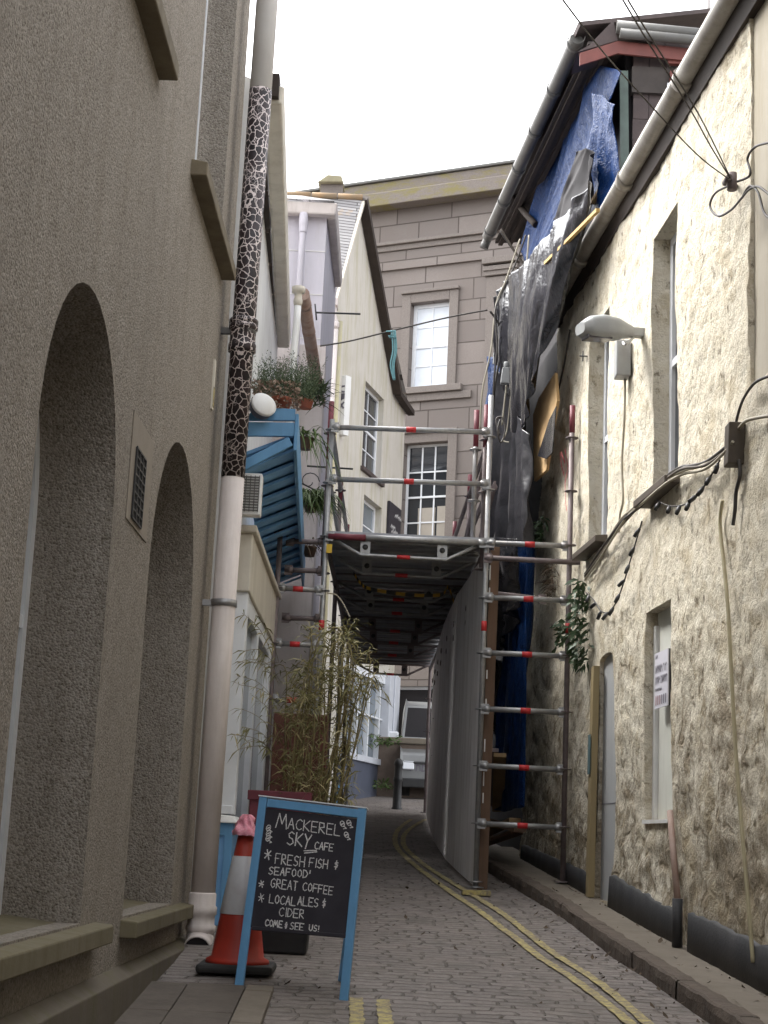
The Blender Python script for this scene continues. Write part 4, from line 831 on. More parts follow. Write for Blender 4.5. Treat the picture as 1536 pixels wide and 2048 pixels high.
s = MB(); s.box(vc - hw * .35, vc + hw * .35, VY - .014, VY - .001, vz + .44, vz + .56); s.build('lower_grille', M['black'], vn)
for x in (-1, 1):
    s = MB(); s.obox(vp(x * hw * .84, -.005, .64), (.10, 0, 0), (0, .02, 0), (0, .02, .075)); s.build('headlight', M['headlamp'], vn, bev=.03)
    s = MB(); s.obox(vp(x * (hw + .13), .75, 1.12), (.10, 0, 0), (0, .05, 0), (0, 0, .14)); s.build('mirror', M['headlamp'] if x < 0 else M['black'], vn, bev=.03)
    for yy in (.75, 3.5):
        s = MB(); s.lathe(vp(x * (hw - .2), yy, .31), [(.2, 0), (.31, .0), (.31, .2), (.2, .2)], 22, (x, 0, 0)); wh = s.build('wheel', M['rubber'], vn)
        s = MB(); s.lathe(vp(x * (hw - .06), yy, .31), [(.19, 0), (.19, .05), (.05, .07)], 18, (x, 0, 0)); s.build('rim', M['galv'], wh)
s = MB(); yy = VY - .004
for k in range(4): strokes(s, [V((vc - hw * .8 + .10 * k + .07 * p[0], yy, vz + .545 + .10 * p[1])) for p in [(0, 0), (.1, 1), (.9, .9), (1, .1), (0, 0)][:3 + k % 3]], .018, (0, -1, 0), .004)
s.build('van_lettering', M['ink'], vn)

# ================================================================== RIGHT: STONE BUILDING
rh = thing('limewashed_building', 'old rubble stone building with flaking cream limewash along the right side', 'building', (2.1, 12, G(12)))
OPN = []
def wd(y, z):
    y2, z2 = y * 1.0, z * 1.0
    v, _ = noise.voronoi(V((y2 * 3.4 + .5 * nz(y * 3, z * 3), z2 * 4.6, 1.3))); b = min(.5, v[1] - v[0])
    k = .42 + max(0, min(2.2, 3.6 - z)) * .09
    for ya, yb, za_, zb_, _ in OPN:
        if ya - .12 < y < yb + .12 and za_ - .12 < z < zb_ + .12: k *= .45; break
    return k * (.034 * (b - .15) + .030 * nz(y * 3.1, z * 3.1, 7) + .026 * nz(y * 7, z * 8, 9) + .017 * nz(y * 16, z * 17, 2)) + .035 * nz(y * .8, z * .8, 4)
PR = lambda u, z, d: V((RWX(u) - (wd(u, z) if d < .02 else .4 * wd(u, z)) + d, u, z))
PRs = lambda u, z, d: V((RWX(u) + d, u, z))
rq = lambda px, py: onp(RP(), px, py)
w1 = (10.84, rq(1304, 740).y, 4.10, 6.14, 0); w2 = (13.03, rq(1177, 860).y, 4.09, 6.10, 0)
dr = (12.66, rq(1196, 1560).y, G(13) + .1, 3.10, .05); pn = (10.96, rq(1289, 1440).y, 1.76, 3.26, 0)
OPN[:] = [w1, w2, dr, pn]
zr0 = 4.62
rc = (6.0, 9.24, zr0 - .35, 7.0, 0)
s = MB(); wall(s, PR, [6.0, 16.9], [.3, 6.83], [w1, w2, dr, pn, rc], .20, cut=.034, sm=True)
# ragged far end of the wall
def endY(z): return 15.45 + max(0, 6.3 - z) * .55 + .12 * nz(z * 3, 2) if z > 3.9 else 16.8 + .08 * nz(z * 4, 5)
keep = [i for i, f in enumerate(s.f) if max(s.v[k].y for k in f) <= endY(s.v[f[0]].z)]
s.f = [s.f[i] for i in keep]; s.m = [0] * len(keep); s.s = [True] * len(keep)
s.build('wall', M['lime'], rh)
s = MB(); s.grid(lambda u, v: PRs(15.25 + (1.5 * u), .3 + 6 * v, .45) if False else V((RWX(endY(.5 + 6.2 * v)) + .02 + .5 * u, endY(.5 + 6.2 * v) - .04 + .1 * nz(u * 5, v * 30), .5 + 6.2 * v)), 6, 60); s.build('broken_end', M['lime'], rh)
s = MB(); s.grid(lambda u, v: V((RWX(5 + 4.26 * u) + .03 + .008 * nz(u * 9, v * 9), 5 + 4.26 * u, zr0 - .36 + (7.0 - zr0 + .3) * v)), 20, 20); s.quad(V((RWX(5) + .03, 5.0, 7)), V((RWX(5) + .03, -20, 7)), V((RWX(5) + .03, -20, -2)), V((RWX(5) + .03, 5.0, -2))); s.quad(V((RWX(5) + .03, 6.2, -1)), V((RWX(5) + .03, 4.98, -1)), V((RWX(5) + .03, 4.98, 4.4)), V((RWX(5) + .03, 6.2, 4.4))); s.build('rendered_bay', M['smooth'], rh)
# eaves
s = MB(); zg = 6.93
for k in range(5):
    a, b = 7.0 + 1.72 * k, 7.0 + 1.72 * (k + 1) - (.0 if k < 4 else .25)
    def gt(u, v, a=a, b=b):
        yy = a + (b - a) * u; th = math.pi * v; return V((RWX(yy) - .085 - math.cos(th) * .072, yy, zg - math.sin(th) * .085 - .012 * (yy - 9)))
    s.grid(gt, 6, 10)
    s.tube([V((RWX(b) - .085, b - .05, zg - .02 - .012 * (b - 9))), V((RWX(b) - .085, b + .05, zg - .02 - .012 * (b - 9)))], .083, 12)
gt_ = s.build('gutter', M['gutterpale'], rh, solid=.006)
s = MB(); s.hexa([(RWX(5) - .02, 5, 6.74), (RWX(15.35) - .02, 15.35, 6.66), (RWX(15.35) + .3, 15.35, 6.66), (RWX(5) + .3, 5, 6.74), (RWX(5) - .06, 5, 6.95), (RWX(15.35) - .06, 15.35, 6.87), (RWX(15.35) + .3, 15.35, 6.87), (RWX(5) + .3, 5, 6.95)]); s.build('eaves_board', M['fasciadk'], rh)
s = MB(); s.quad((RWX(5) - .08, 5, 6.96), (RWX(15.4) - .08, 15.4, 6.88), (5.2, 15.4, 9.0), (5.2, 5, 9.0)); s.build('roof', M['slate'], rh, uv=((2, 5, 7), (0, 1, 0), (.83, 0, .55)), solid=.02)
PW = PRs
wi1 = window(rh, PW, w1[0], w1[1], w1[2] + .02, w1[3], .13, 1, 2, fw=.07, label='nearer upstairs sash window with white frame'); wi2 = window(rh, PW, w2[0], w2[1], w2[2] + .02, w2[3], .13, 1, 2, fw=.07, label='farther upstairs sash window half behind the grey lamp')
for (a, b, c, d, _) in (w1, w2):
    s = MB(); s.hexa([PW(a - .06, c - .06, -.11), PW(b + .08, c - .06, -.11), PW(b + .08, c - .06, .18), PW(a - .06, c - .06, .18), PW(a - .06, c - .005, -.11), PW(b + .08, c - .005, -.11), PW(b + .08, c + .02, .18), PW(a - .06, c + .02, .18)]); s.build('sill', M['browncab'], rh, bev=.006)
s = MB(); pbox(s, PW, dr[0] + .01, dr[1], dr[2], dr[3], .035, .075); pbox(s, PW, dr[0] + .01, dr[1], 1.9, 1.905, .032, .034, 1); d_ = s.build('boarded_door', [pm('grey_door_board', (.40, .41, .42), (.36, .37, .38), 2, .7, dirt=((.3, .29, .27), .4)), M['ink']], rh)
s = MB(); pbox(s, PW, pn[0], pn[1], pn[2], pn[3], .09, .12); d_ = s.build('boarded_window', M['panel'], rh)
s = MB(); pbox(s, PW, pn[1] - .05, pn[1] - .0, pn[2], pn[3] - .1, .06, .09); pbox(s, PW, pn[0], pn[1], pn[2] - .03, pn[2] - .003, -.01, .1); s.build('board_edge', M['white'], d_)
# black bitumen plinth
def plinth(y0, y1, h0, h1):
    s = MB()
    def f(u, v):
        y = y0 + (y1 - y0) * u; h = (h0 + (h1 - h0) * u) * (1 + .1 * nz(y * 5, 3)); q = [(-.0, -.1), (-.045, -.1), (-.04, .5), (-.035, .95), (-.0, 1.0)][round(v * 4)]
        return V((RWX(y) - max(-.02, .3 * wd(y, 1.2)) + q[0] + .006 * nz(y * 9, v * 5), y, G(y) + .1 + h * q[1]))
    s.grid(f, max(4, int((y1 - y0) * 14)), 4); return s.build('plinth', M['tar'], rh)
plinth(10.72, 12.60, .20, .24); plinth(6.5, 10.38, .24, .24); plinth(dr[1] + .05, 16.5, .17, .14)
s = MB(); c = rq(1385, 1815); a = rw(10.55, G(10.55) + .10, .06); s.tube([a, a + V((0, 0, .30))], .034, 10); s.build('pipe_stub', M['tar'], rh)
# leaning timber post by the door
t = thing('timber_plank', 'tall tan timber plank standing by the boarded door', 'plank', rw(13.0, G(13) + .1, .05)); s = MB(); a = onp(RP(.06), 1194, 1783); b = onp(RP(.05), 1198, 1345); yy = dr[1] + .02
s.beam(rw(yy, G(yy) + .1, .045), rw(yy - .01, 3.02, .035), .16, .05, V((1, 0, 0))); s.build('plank', pm('tan_plank', (.30, .235, .12), (.25, .19, .10), 4, .75, stretch=(1, 1, .15), bump=.2), t)
s = MB(); s.obox(rw(yy, 2.3, .073), (.002, 0, 0), (0, .07, 0), (0, 0, .16)); s.build('painted_patch', pm('teal_patch', (.10, .17, .18), (.07, .12, .13), 6), t)
s = MB(); s.tube([onp(RP(.03), 1340, 1622), onp(RP(.035), 1348, 1720), onp(RP(.03), 1358, 1830)], .022, 8); tag(s.build('rusty_pipe', M['rust']), 'short thin brown pipe below the corner of the boarded window', 'pipe')
# notice
t = thing('notice', 'pale printed paper notice on the boarded window', 'notice', onp(RP(), 1326, 1412)); 
n0, n1 = onp(RP(-.03), 1338, 1350).y, onp(RP(-.03), 1312, 1350).y; zb, zt = onp(RP(-.03), 1326, 1414).z, onp(RP(-.03), 1326, 1302).z
s = MB(); pbox(s, PW, n0, n1, zb, zt, .022, .03); pbox(s, PW, n0 - .0, n0 + .03, zb, zt, .03, .09, 1); s.build('paper', [M['paper'], M['black']], t)
s = MB(); nn = (-1, 0, 0); W_ = n1 - n0; H_ = zt - zb
def nl(fu, fz, wds, h, mm):
    u = n1 - W_ * fu; s = MB()
    for L in wds:
        k = 0
        while k < L:
            zz = zb + H_ * fz; strokes(s, [PW(u, zz, .022), PW(u - .012, zz + h, .022), PW(u - .024, zz + rnd(0, h), .022)], .010, nn, .002, mm); u -= .03; k += 1
        u -= .02
    s.build('printed_line', [M['ink'], M['inkred']], t)
nl(.06, .90, [2], .02, 0); nl(.06, .64, [6, 1, 2], .05, 0); nl(.06, .44, [4, 6], .05, 0); nl(.06, .31, [6], .018, 0)
for k in range(6):
    s = MB(); u = n1 - W_ * (.12 + .15 * k); strokes(s, [PW(u, zb + H_ * .08, .022), PW(u, zb + H_ * .2, .022)], .03, nn, .002, 1 if k < 3 else 0); s.build('printed_mark', [M['ink'], M['inkred']], t)
# street lamp / floodlight
t = thing('wall_lamp', 'grey streetlight head on a short wall bracket with control box beneath', 'lamp', rq(1245, 700)); 
a = onp(RP(.10), 1262, 665); lb = atY(1160, 658, a.y - .15)
ax = (lb - a); Ln = ax.length; ax.normalize(); sd_ = ax.cross(V((0, 0, 1))).normalized(); up = sd_.cross(ax)
s = MB(); sec_ = [(0, .045, .035, .03), (.12, .06, .05, .035), (.3, .085, .075, .05), (.6, .11, .085, .055), (.85, .11, .07, .05), (1.0, .07, .035, .03)]
def lh(u, v):
    i = u * (len(sec_) - 1); k = min(int(i), len(sec_) - 2); f = i - k; q = [sec_[k][j] + (sec_[k + 1][j] - sec_[k][j]) * f for j in range(4)]
    th = 2 * math.pi * v; cx, sx = math.cos(th), math.sin(th); cx = math.copysign(abs(cx) ** .6, cx); sx = math.copysign(abs(sx) ** .6, sx); return a + ax * (Ln * q[0]) + sd_ * (cx * q[1] * 1.1) + up * (sx * 1.35 * (q[2] if sx > 0 else q[3]))
s.grid(lh, 15, 20); s.add([lh(1, k / 20) for k in range(20)], [tuple(range(20))]); hd = s.build('lamp_head', M['lampgrey'], t)
s = MB(); c = a + ax * Ln * .68 - up * .058; s.obox(c, ax * Ln * .24, sd_ * .06, up * .022); s.build('lens', M['lens'], hd, bev=.008)
s = MB(); s.beam(a - ax * .12, a + ax * .05, .08, .07); s.build('wall_bracket', M['lampgrey'], t, bev=.006)
s = MB(); q = onp(RP(.06), 1245, 720); s.obox(q, (.06, 0, 0), (0, .075, 0), (0, 0, .15)); s.build('control_box', M['lampgrey'], t, bev=.012)
s = MB(); s.tube(curve([a - ax * .02 - up * .04, a - up * .10 + V((-.05, 0, 0)), q + V((0, 0, .15))]), .011, 6); s.build('flex', M['white'], t)
# junction box
t = thing('junction_box', 'dark brown cable box at the end of the cable bundle on the limewashed wall', 'box', rq(1470, 930)); q = onp(RP(.06), 1469, 890)
s = MB(); s.obox(q, (.05, 0, 0), (0, .062, .0), (-.0, -.02, .125)); s.build('case', M['browncab'], t, bev=.008)
def cab(name, lb, px, r, mat, off=.03, group=None, jit=0):
    s = MB(); pts = [onp(RP(off + rnd(-jit, jit)), x + rnd(-jit, jit) * 60, y + rnd(-jit, jit) * 60) for x, y in px]; s.tube(curve(pts, 7), r, 6)
    return tag(s.build(name, M[mat]), lb, 'cable', group)
B = [(1170, 1148), (1200, 1105), (1240, 1045), (1262, 1022), (1290, 996), (1330, 960), (1365, 935), (1410, 925), (1450, 895), (1466, 880)]
for k, mt in enumerate(('cable', 'palecable', 'cable', 'browncab', 'palecable')): cab('wall_cable', 'one of the slack bundled cables sagging across the limewashed wall under the upstairs windows', [(x, y + 5 * math.sin(k * 1.9 + i) + k * 2) for i, (x, y) in enumerate(B)], .010, mt, .05 + .012 * k, 'bundled cables on the limewashed wall', .02)
cab('lamp_cable', 'thin cable dropping from the lamp control box down the limewashed wall', [(1250, 755), (1249, 830), (1244, 930), (1246, 1000), (1240, 1030), (1238, 1065)], .010, 'palecable')
cab('box_cable', 'pair of black cables rising from the junction box to the right edge', [(1470, 855), (1478, 822), (1490, 792), (1512, 764), (1545, 750)], .009, 'cable', .06)
cab('pale_box_cable', 'pale cable leaving the junction box towards the right edge', [(1478, 856), (1492, 842), (1512, 836), (1550, 830)], .011, 'palecable', .06)
cab('wall_conduit', 'long cream conduit running down the right end of the limewashed wall', [(1445, 1000), (1440, 1050), (1448, 1130), (1456, 1220), (1462, 1330), (1470, 1480), (1482, 1640), (1496, 1800), (1506, 1925)], .012, 'conduit', .045)
cab('hanging_cable_end', 'dark frayed cable end hanging below the junction box', [(1478, 920), (1480, 950), (1472, 985), (1470, 1020), (1466, 1050)], .012, 'cable', .05)
cab('far_wall_cable', 'black cable hanging down the far ragged edge of the limewashed wall', [(1140, 660), (1128, 730), (1112, 800), (1100, 850)], .010, 'cable', .08)
# fairy lights
for lb, pth, n in (('string of small dark fairy lights looped below the nearer upstairs sill', [(1440, 920), (1418, 958), (1396, 988), (1372, 1008), (1340, 1012), (1312, 1000)], 8), ('string of small dark fairy lights hanging down to a loop above the boarded door', [(1284, 1042), (1270, 1090), (1258, 1130), (1246, 1170), (1232, 1205), (1218, 1224), (1202, 1222), (1188, 1200), (1172, 1185)], 10)):
    pts = curve([onp(RP(.07), x, y) for x, y in pth], 8); s = MB(); s.tube(pts, .006, 5); o = tag(s.build('fairy_lights', M['cable']), lb, 'string lights')
    for k in range(n):
        p = pts[int((k + .5) * (len(pts) - 1) / n)]; s = MB(); d = V((-.3, rnd(-.7, .7), rnd(-1, -.2))).normalized(); s.tube([p, p + d * .03, p + d * .075], [.010, .017, .014], 7); s.build('bulb', M['black'], o)
# insulator with overhead lines
t = thing('cable_insulator', 'small iron hook with insulators holding overhead wires high on the limewashed wall', 'insulator', rq(1466, 365)); q = onp(RP(.14), 1464, 362)
s = MB(); s.tube([onp(RP(0), 1472, 372), q], .014, 6); s.tube([q - V((0, 0, .06)), q + V((0, 0, .05))], .03, 10); s.tube([q + V((-.03, -.06, 0)), q + V((-.03, .06, .01))], .02, 8); s.build('hook', M['galvdk'], t)
for lb, pth, ys in (('left overhead wire running from the sky to the wall insulator', [(1120, -8), (1195, 90), (1260, 165), (1390, 305), (1462, 360)], (9.2, 9.5)), ('middle overhead wire running from the sky to the wall insulator', [(1240, -10), (1300, 90), (1380, 218), (1420, 290), (1464, 358)], (9.0, 9.5)), ('right overhead wire running from the sky to the wall insulator', [(1250, -10), (1308, 85), (1388, 212), (1428, 288), (1468, 356)], (8.9, 9.5))):
    n = len(pth); pts = [atY(x, y, q.y - 3.2 * (1 - i / (n - 1)) ** 1.2) for i, (x, y) in enumerate(pth)]; pts[-1] = q; s = MB(); s.tube(curve(pts, 6), .0042, 5); tag(s.build('overhead_wire', M['cable']), lb, 'wire')
for lb, pth in (('big loose loop of black cable hanging under the wall insulator', [(1466, 368), (1432, 385), (1420, 412), (1436, 432), (1462, 420), (1482, 398), (1500, 378), (1518, 374), (1545, 395)]), ('second cable loop curling from the insulator to the right edge', [(1470, 365), (1500, 350), (1495, 318), (1510, 294), (1545, 284)]), ('cable dropping from the loop along the right edge', [(1486, 392), (1500, 372), (1516, 385), (1528, 425), (1545, 440)])):
    s = MB(); s.tube(curve([onp(RP(.10), x, y) for x, y in pth], 7), .008, 5); tag(s.build('cable_loop', M['cable']), lb, 'cable')
# tuft on gutter end, star bracket, red paint, weeds and ivy
def tuft(name, lb, c, n, L, W, mat, sp, cat='plant', up=.6, pl=None):
    s = MB()
    for i in range(n):
        p = V(c) + V((rnd(-1, 1) * sp[0], rnd(-1, 1) * sp[1], rnd(-1, 1) * sp[2])); s.leaf(p, (rnd(-1, .2), rnd(-1, .7), rnd(up - 1, up)), L * rnd(.6, 1.2), W * rnd(.7, 1.2), 0, .3)
    return tag(s.build(name, M[mat]), lb, cat)
tuft('grass_tuft', 'small bright grass tuft growing in the end of the pale gutter', atY(1117, 622, 15.1), 60, .10, .012, 'leafgr', (.03, .05, .02), up=.95)
tuft('wall_weed', 'dark weed tuft growing from the ragged wall above the right scaffold ledger', onp(RP(.08), 1082, 1065), 130, .09, .02, 'ivy', (.03, .22, .13))
tuft('wall_weed', 'dead brown weed growing from the wall beside the spray painted mark', onp(RP(.06), 1105, 1160), 120, .14, .012, 'litter', (.04, .2, .2))
tuft('ivy_clump', 'dark green ivy clump on the wall behind the right outer scaffold standard', onp(RP(.10), 1160, 1245), 230, .085, .034, 'ivy', (.07, .12, .38), up=.2)
tuft('ivy_sprig', 'small ivy sprig left of the right outer scaffold standard', onp(RP(.10), 1128, 1265), 60, .085, .035, 'ivy', (.05, .18, .12), up=.2)
s = MB()
for pth in ([(1122, 905), (1130, 925), (1128, 950), (1123, 930), (1120, 905)], [(1130, 900), (1136, 935), (1130, 965), (1131, 1000), (1133, 1020)]):
    strokes(s, [onp(RP(.055), x, y) for x, y in pth], .035, (-1, 0, 0), .0)
tag(s.build('spray_paint_mark', M['spray']), 'red spray painted mark on the ragged end of the limewashed wall', 'paint mark')
s = MB(); q = onp(RP(.05), 1166, 712); s.tube([q - V((0, .05, .02)), q + V((0, .05, .02))], .006, 5); s.tube([q - V((0, 0, .05)), q + V((0, 0, .05))], .006, 5); s.tube([q + V((.1, 0, 0)), q - V((.03, 0, 0))], .007, 5); tag(s.build('wall_hook', M['black']), 'tiny black star shaped hook on the wall left of the lamp box', 'hook')

# ================================================================== RIGHT: HALF DEMOLISHED HOUSE UNDER TARPAULINS
eh = thing('tarped_house', 'tall half demolished house with dark overhanging eaves and red fascia', 'building', (2.6, 18, G(18)))
EP = lambda off=0: vplane(2.45 - off, 16, -.093)
EG = lambda y: 1.845 - .093 * (y - 16); EX = lambda y: 2.45 - .093 * (y - 16)
ez = 10.17
a = atY(1150, 85, 16.0); ez = a.z
s = MB(); 
s.quad((EX(16), 16, 6.4), (EX(22), 22, 6.4), (EX(22), 22, ez - .05), (EX(16), 16, ez - .05)); s.build('dark_void_wall', M['interior'], eh, solid=.1)  # near-black sheet painted for the shade of the open interior
s = MB(); s.box(EX(16) + .03, 5, 15.95, 16.2, 6.4, ez + .1); s.build('end_wall', M['tile'], eh)
s = MB()
for k in range(9):
    zz = 8.0 + k * .245
    if zz > ez - .1: break
    for j in range(3):
        x0 = EX(16) + .02 + j * .17; s.box(x0 + rnd(0, .004), x0 + .167, 15.90 - rnd(0, .012), 15.948, zz, zz + .24)
s.build('hung_slate', M['tile'], eh)
ye = 21.7
# eaves: gutter, soffit boards, roof
s = MB()
def eg(u, v): y = 15.85 + (ye - 15.85) * u; th = math.pi * v; return V((EG(y) - .0 - math.cos(th) * .08, y, ez - math.sin(th) * .09))
s.grid(eg, 20, 10)
for k in range(6): y = 16 + k * 1.1; s.tube([V((EG(y), y - .04, ez - .015)), V((EG(y), y + .04, ez - .015))], .09, 12)
s.tube([V((EG(ye), ye - .05, ez - .02)), V((EG(ye) - .0, ye + .06, ez - .03)), V((EG(ye) - .03, ye + .09, ez - .10)), V((EG(ye) - .05, ye + .1, ez - .16))], .06, 10); s.build('gutter', M['guttergrey'], eh, solid=.006)
s = MB(); s.hexa([(EG(15.8) + .1, 15.8, ez - .12), (EX(15.8) + .2, 15.8, ez - .05), (EX(ye) + .2, ye, ez - .05), (EG(ye) + .1, ye, ez - .12), (EG(15.8) + .1, 15.8, ez - .09), (EX(15.8) + .2, 15.8, ez - .02), (EX(ye) + .2, ye, ez - .02), (EG(ye) + .1, ye, ez - .09)]); s.build('soffit', M['wood'], eh)
s = MB()
for k in range(4): x = .18 + .14 * k; s.beam((EG(15.8) + x, 15.8, ez - .135 + .017 * k), (EG(ye) + x, ye, ez - .135 + .017 * k), .06, .03)
s.build('soffit_batten', M['fasciadk'], eh)
f0, f1, f2 = atY(1160, 108, 15.75), atY(1236, 84, 15.75), atY(1445, 106, 15.75)
rz = f1.z + .28
s = MB(); s.quad((EG(15.7) - .02, 15.7, ez + .06), (EG(ye + .05) - .02, ye + .05, ez + .06), (EX(ye) + 2.2, ye, ez + 1.1), (EX(16) + 2.2, 16.8, ez + 1.1)); s.build('roof', M['tile'], eh, uv=((2, 16, 10), (0, 1, 0), (.9, 0, .42)), solid=.05)
s = MB(); hgt = V((0, 0, .13)); s.hexa([f0 - hgt, f1 - hgt, f1 - hgt + V((0, .03, 0)), f0 - hgt + V((0, .03, 0)), f0 + hgt * .1, f1 + hgt * .1, f1 + hgt * .1 + V((0, .03, 0)), f0 + hgt * .1 + V((0, .03, 0))]); s.hexa([f1 - hgt, f2 - hgt, f2 - hgt + V((0, .03, 0)), f1 - hgt + V((0, .03, 0)), f1 + hgt * .1, f2 + hgt * .1, f2 + hgt * .1 + V((0, .03, 0)), f1 + hgt * .1 + V((0, .03, 0))]); s.build('fascia', M['redwood'], eh)
s = MB(); a1, a2 = atY(1240, 66, 15.68), atY(1460, 88, 15.68); s.tube([a1, a2], .055, 14); s.tube([a1 + V((-.03, .05, .10)), a2 + V((0, .05, .10))], .07, 14); s.build('end_gutter', M['guttergrey'], eh)
s = MB(); s.prism([f0 + V((-.03, .02, .03)), f1 + V((0, .02, .03)), a1 + V((-.06, .1, .2)), f0 + V((.1, .02, .12))], (0, .5, 0)); s.build('barge_end', M['tile'], eh)
s = MB(); c0, c1 = atY(1250, 128, 15.9), atY(1400, 110, 15.9); s.box(EX(16) + .0, 5, 15.85, 15.95, f1.z - .52, f1.z - .22); s.build('lintel', M['wood'], eh)
for (l, t_, r_, b_) in ((1336, 112, 1420, 132), (1340, 142, 1420, 166)):
    a1, a2 = atY(l, t_, 15.8), atY(r_, b_, 15.8); s = MB(); s.box(a1.x, a2.x + .4, 15.78, 15.84, a2.z, a1.z); s.build('red_board', M['redwood'], eh, bev=.006)
a1, a2 = atY(1334, 168, 15.85), atY(1358, 250, 15.85); s = MB(); s.box(a1.x, a2.x, 15.82, 15.9, a2.z - .5, a1.z); s.box(a2.x, a2.x + .5, 15.86, 15.9, a2.z - .5, a1.z, 1); s.build('window_frame', [M['frame'], M['glass']], eh)
s = MB(); a1, a2 = atY(1252, 140, 15.86), atY(1258, 400, 15.86); s.beam(V((a1.x - .02, 15.9, a1.z)), V((a1.x + .02, 15.9, a2.z - .3)), .09, .05, (0, 1, 0)); s.build('corner_board', pm('green_grey_board', (.11, .15, .13), (.08, .10, .09), 5, .7), eh)
s = MB(); a1 = atY(1417, 60, 17); s.tube([a1 - V((0, 0, .1)), a1 + V((0, 0, 1.2))], .02, 8); s.build('vent_pipe', M['greywhite'], eh)
s = MB(); s.tube(curve([atY(1022, 362, 20.6), atY(1030, 385, 20.5), atY(1042, 415, 20.3), atY(1072, 450, 20.0)]), .045, 10); s.build('swan_neck', M['fasciadk'], eh)
# tarpaulin sheets: a top edge and a bottom edge on a real plane, hung in folds
def sheet(name, lb, mat, pl, top, bot, amp, nu=40, nv=40, folds=5, seed=0, crease=1.0, bulge=0.0, cat='tarpaulin'):
    T = curve([onp(pl, *p) for p in top], 10); Bt = curve([onp(pl, *p) for p in bot], 10); nrm = V((-pl[1].x, -pl[1].y, 0)).normalized()
    def lerp(A, u): i = u * (len(A) - 1); k = min(int(i), len(A) - 2); return A[k].lerp(A[k + 1], i - k)
    s = MB()
    def f(u, v):
        p = lerp(T, u).lerp(lerp(Bt, u), v)
        uu = u * folds + .55 * nz(u * 1.5, v * 1.4, seed) + .25 * (v - .5) * nz(u * 2, 1, seed)
        d = amp * (.55 + 1.3 * (1 - abs(nz(uu, v * .5, seed)) * 1.8) + crease * .30 * (1 - 2 * abs(nz(uu * 2.3, v * 1.6, seed + 3))) + .10 * crease * nz(u * folds * 3, v * 7, seed + 5)) + bulge * math.sin(math.pi * v) * math.sin(math.pi * min(1, u * 1.2))
        e = .022 * nz(u * 6, v * 6, seed + 9)
        return p + nrm * d + V((0, e, e))
    s.grid(f, nu, nv); return tag(s.build(name, M[mat], solid=.004), lb, cat)
sheet('blue_tarpaulin', 'large blue tarpaulin hanging in folds under the dark eaves', 'bluetarp', EP(.10), [(1180, 142), (1205, 132), (1240, 136), (1276, 146)], [(1066, 500), (1078, 532), (1100, 510), (1150, 455)], .085, 60, 80, 1.9, 1, crease=2.2)
sheet('blue_tarpaulin', 'narrow blue tarpaulin strip beside the tiled corner below the eaves', 'bluetarp', EP(.16), [(1226, 190), (1250, 200), (1266, 215)], [(1200, 430), (1228, 432), (1262, 410)], .10, 30, 60, 1.3, 2, crease=1.6)
sheet('black_sheet', 'near-black sheet standing for the dark void between the blue sheets below the eaves', 'interior', EP(.42), [(1172, 305), (1188, 298), (1200, 318)], [(1118, 440), (1140, 446), (1190, 420)], .05, 24, 40, 2, 4)  # near-black sheet put where only the dark void shows
sheet('grey_polythene', 'grey crinkled scrap of sheet under the near corner of the eaves', 'paper', EP(.14), [(1180, 145), (1195, 140), (1202, 150)], [(1172, 170), (1180, 172), (1196, 158)], .04, 10, 10, 3, 5)
DP = lambda off=0: vplane(1.62 - off, 16, -.083)
s = MB(); s.quad((RWX(15.6) + .25, 15.6, .8), (1.62 - .083 * 5 + .25, 21, .8), (1.62 - .083 * 5 + .25, 21, 6.9), (RWX(15.6) + .25, 15.6, 6.9)); s.build('dark_void_backing', M['interior'], eh, solid=.1)  # near-black backing painted for the dark void behind the sheets
sheet('blue_tarpaulin', 'tall blue tarpaulin strip hanging beside the scaffold down to deck level', 'bluetarp', DP(-.02), [(1008, 715), (1030, 720), (1062, 735)], [(990, 1090), (1010, 1092), (1050, 1095)], .10, 30, 70, 5, 6)
sheet('blue_tarpaulin', 'dark blue tarpaulin hanging from deck level to the pavement behind the right ladder frame', 'bluetarp', DP(.08), [(1052, 1090), (1072, 1088), (1094, 1085)], [(1018, 1620), (1045, 1625), (1078, 1615)], .10, 26, 80, 3, 7)
sheet('black_sheet', 'shiny black polythene draped over the top of the broken wall below the eaves', 'blacktarp', DP(.16), [(1024, 596), (1040, 566), (1090, 526), (1150, 450), (1222, 362)], [(1012, 730), (1038, 770), (1064, 868), (1105, 770), (1150, 600)], .10, 90, 70, 8, 8, bulge=.06)
sheet('black_sheet', 'dull black sheet hanging beside the blue strip above deck level', 'greytarp', DP(.10), [(1036, 745), (1066, 800), (1096, 870)], [(1006, 1088), (1050, 1090), (1096, 1086)], .12, 40, 70, 4, 9)
sheet('black_sheet', 'crumpled black sheet tucked behind the right ladder frame below deck level', 'blacktarp', DP(.14), [(992, 1085), (1036, 1080), (1088, 1080)], [(985, 1345), (1026, 1330), (1076, 1215)], .16, 50, 50, 6, 10, crease=1.6)
sheet('black_sheet', 'small torn black sheet bunched at the foot of the hoarding frame', 'blacktarp', DP(.10), [(985, 1345), (1010, 1330), (1030, 1320)], [(980, 1440), (1000, 1470), (1025, 1450)], .10, 20, 20, 4, 11)
s = MB(); a1, a2 = onp(DP(.34), 1062, 556), onp(DP(.34), 1196, 420); s.beam(a1, a2, .03, .03); tag(s.build('timber_batten', pm('fresh_batten', (.46, .31, .11), (.38, .25, .09), 4, .7)), 'pale timber batten holding the top edge of the black polythene', 'batten')
s = MB(); a1, a2 = onp(EP(.25), 1192, 405), onp(EP(.25), 1218, 365); s.beam(a1, a2, .12, .05); tag(s.build('timber_batten', M['ply']), 'short broken pale timber lying at the top of the black polythene', 'batten')
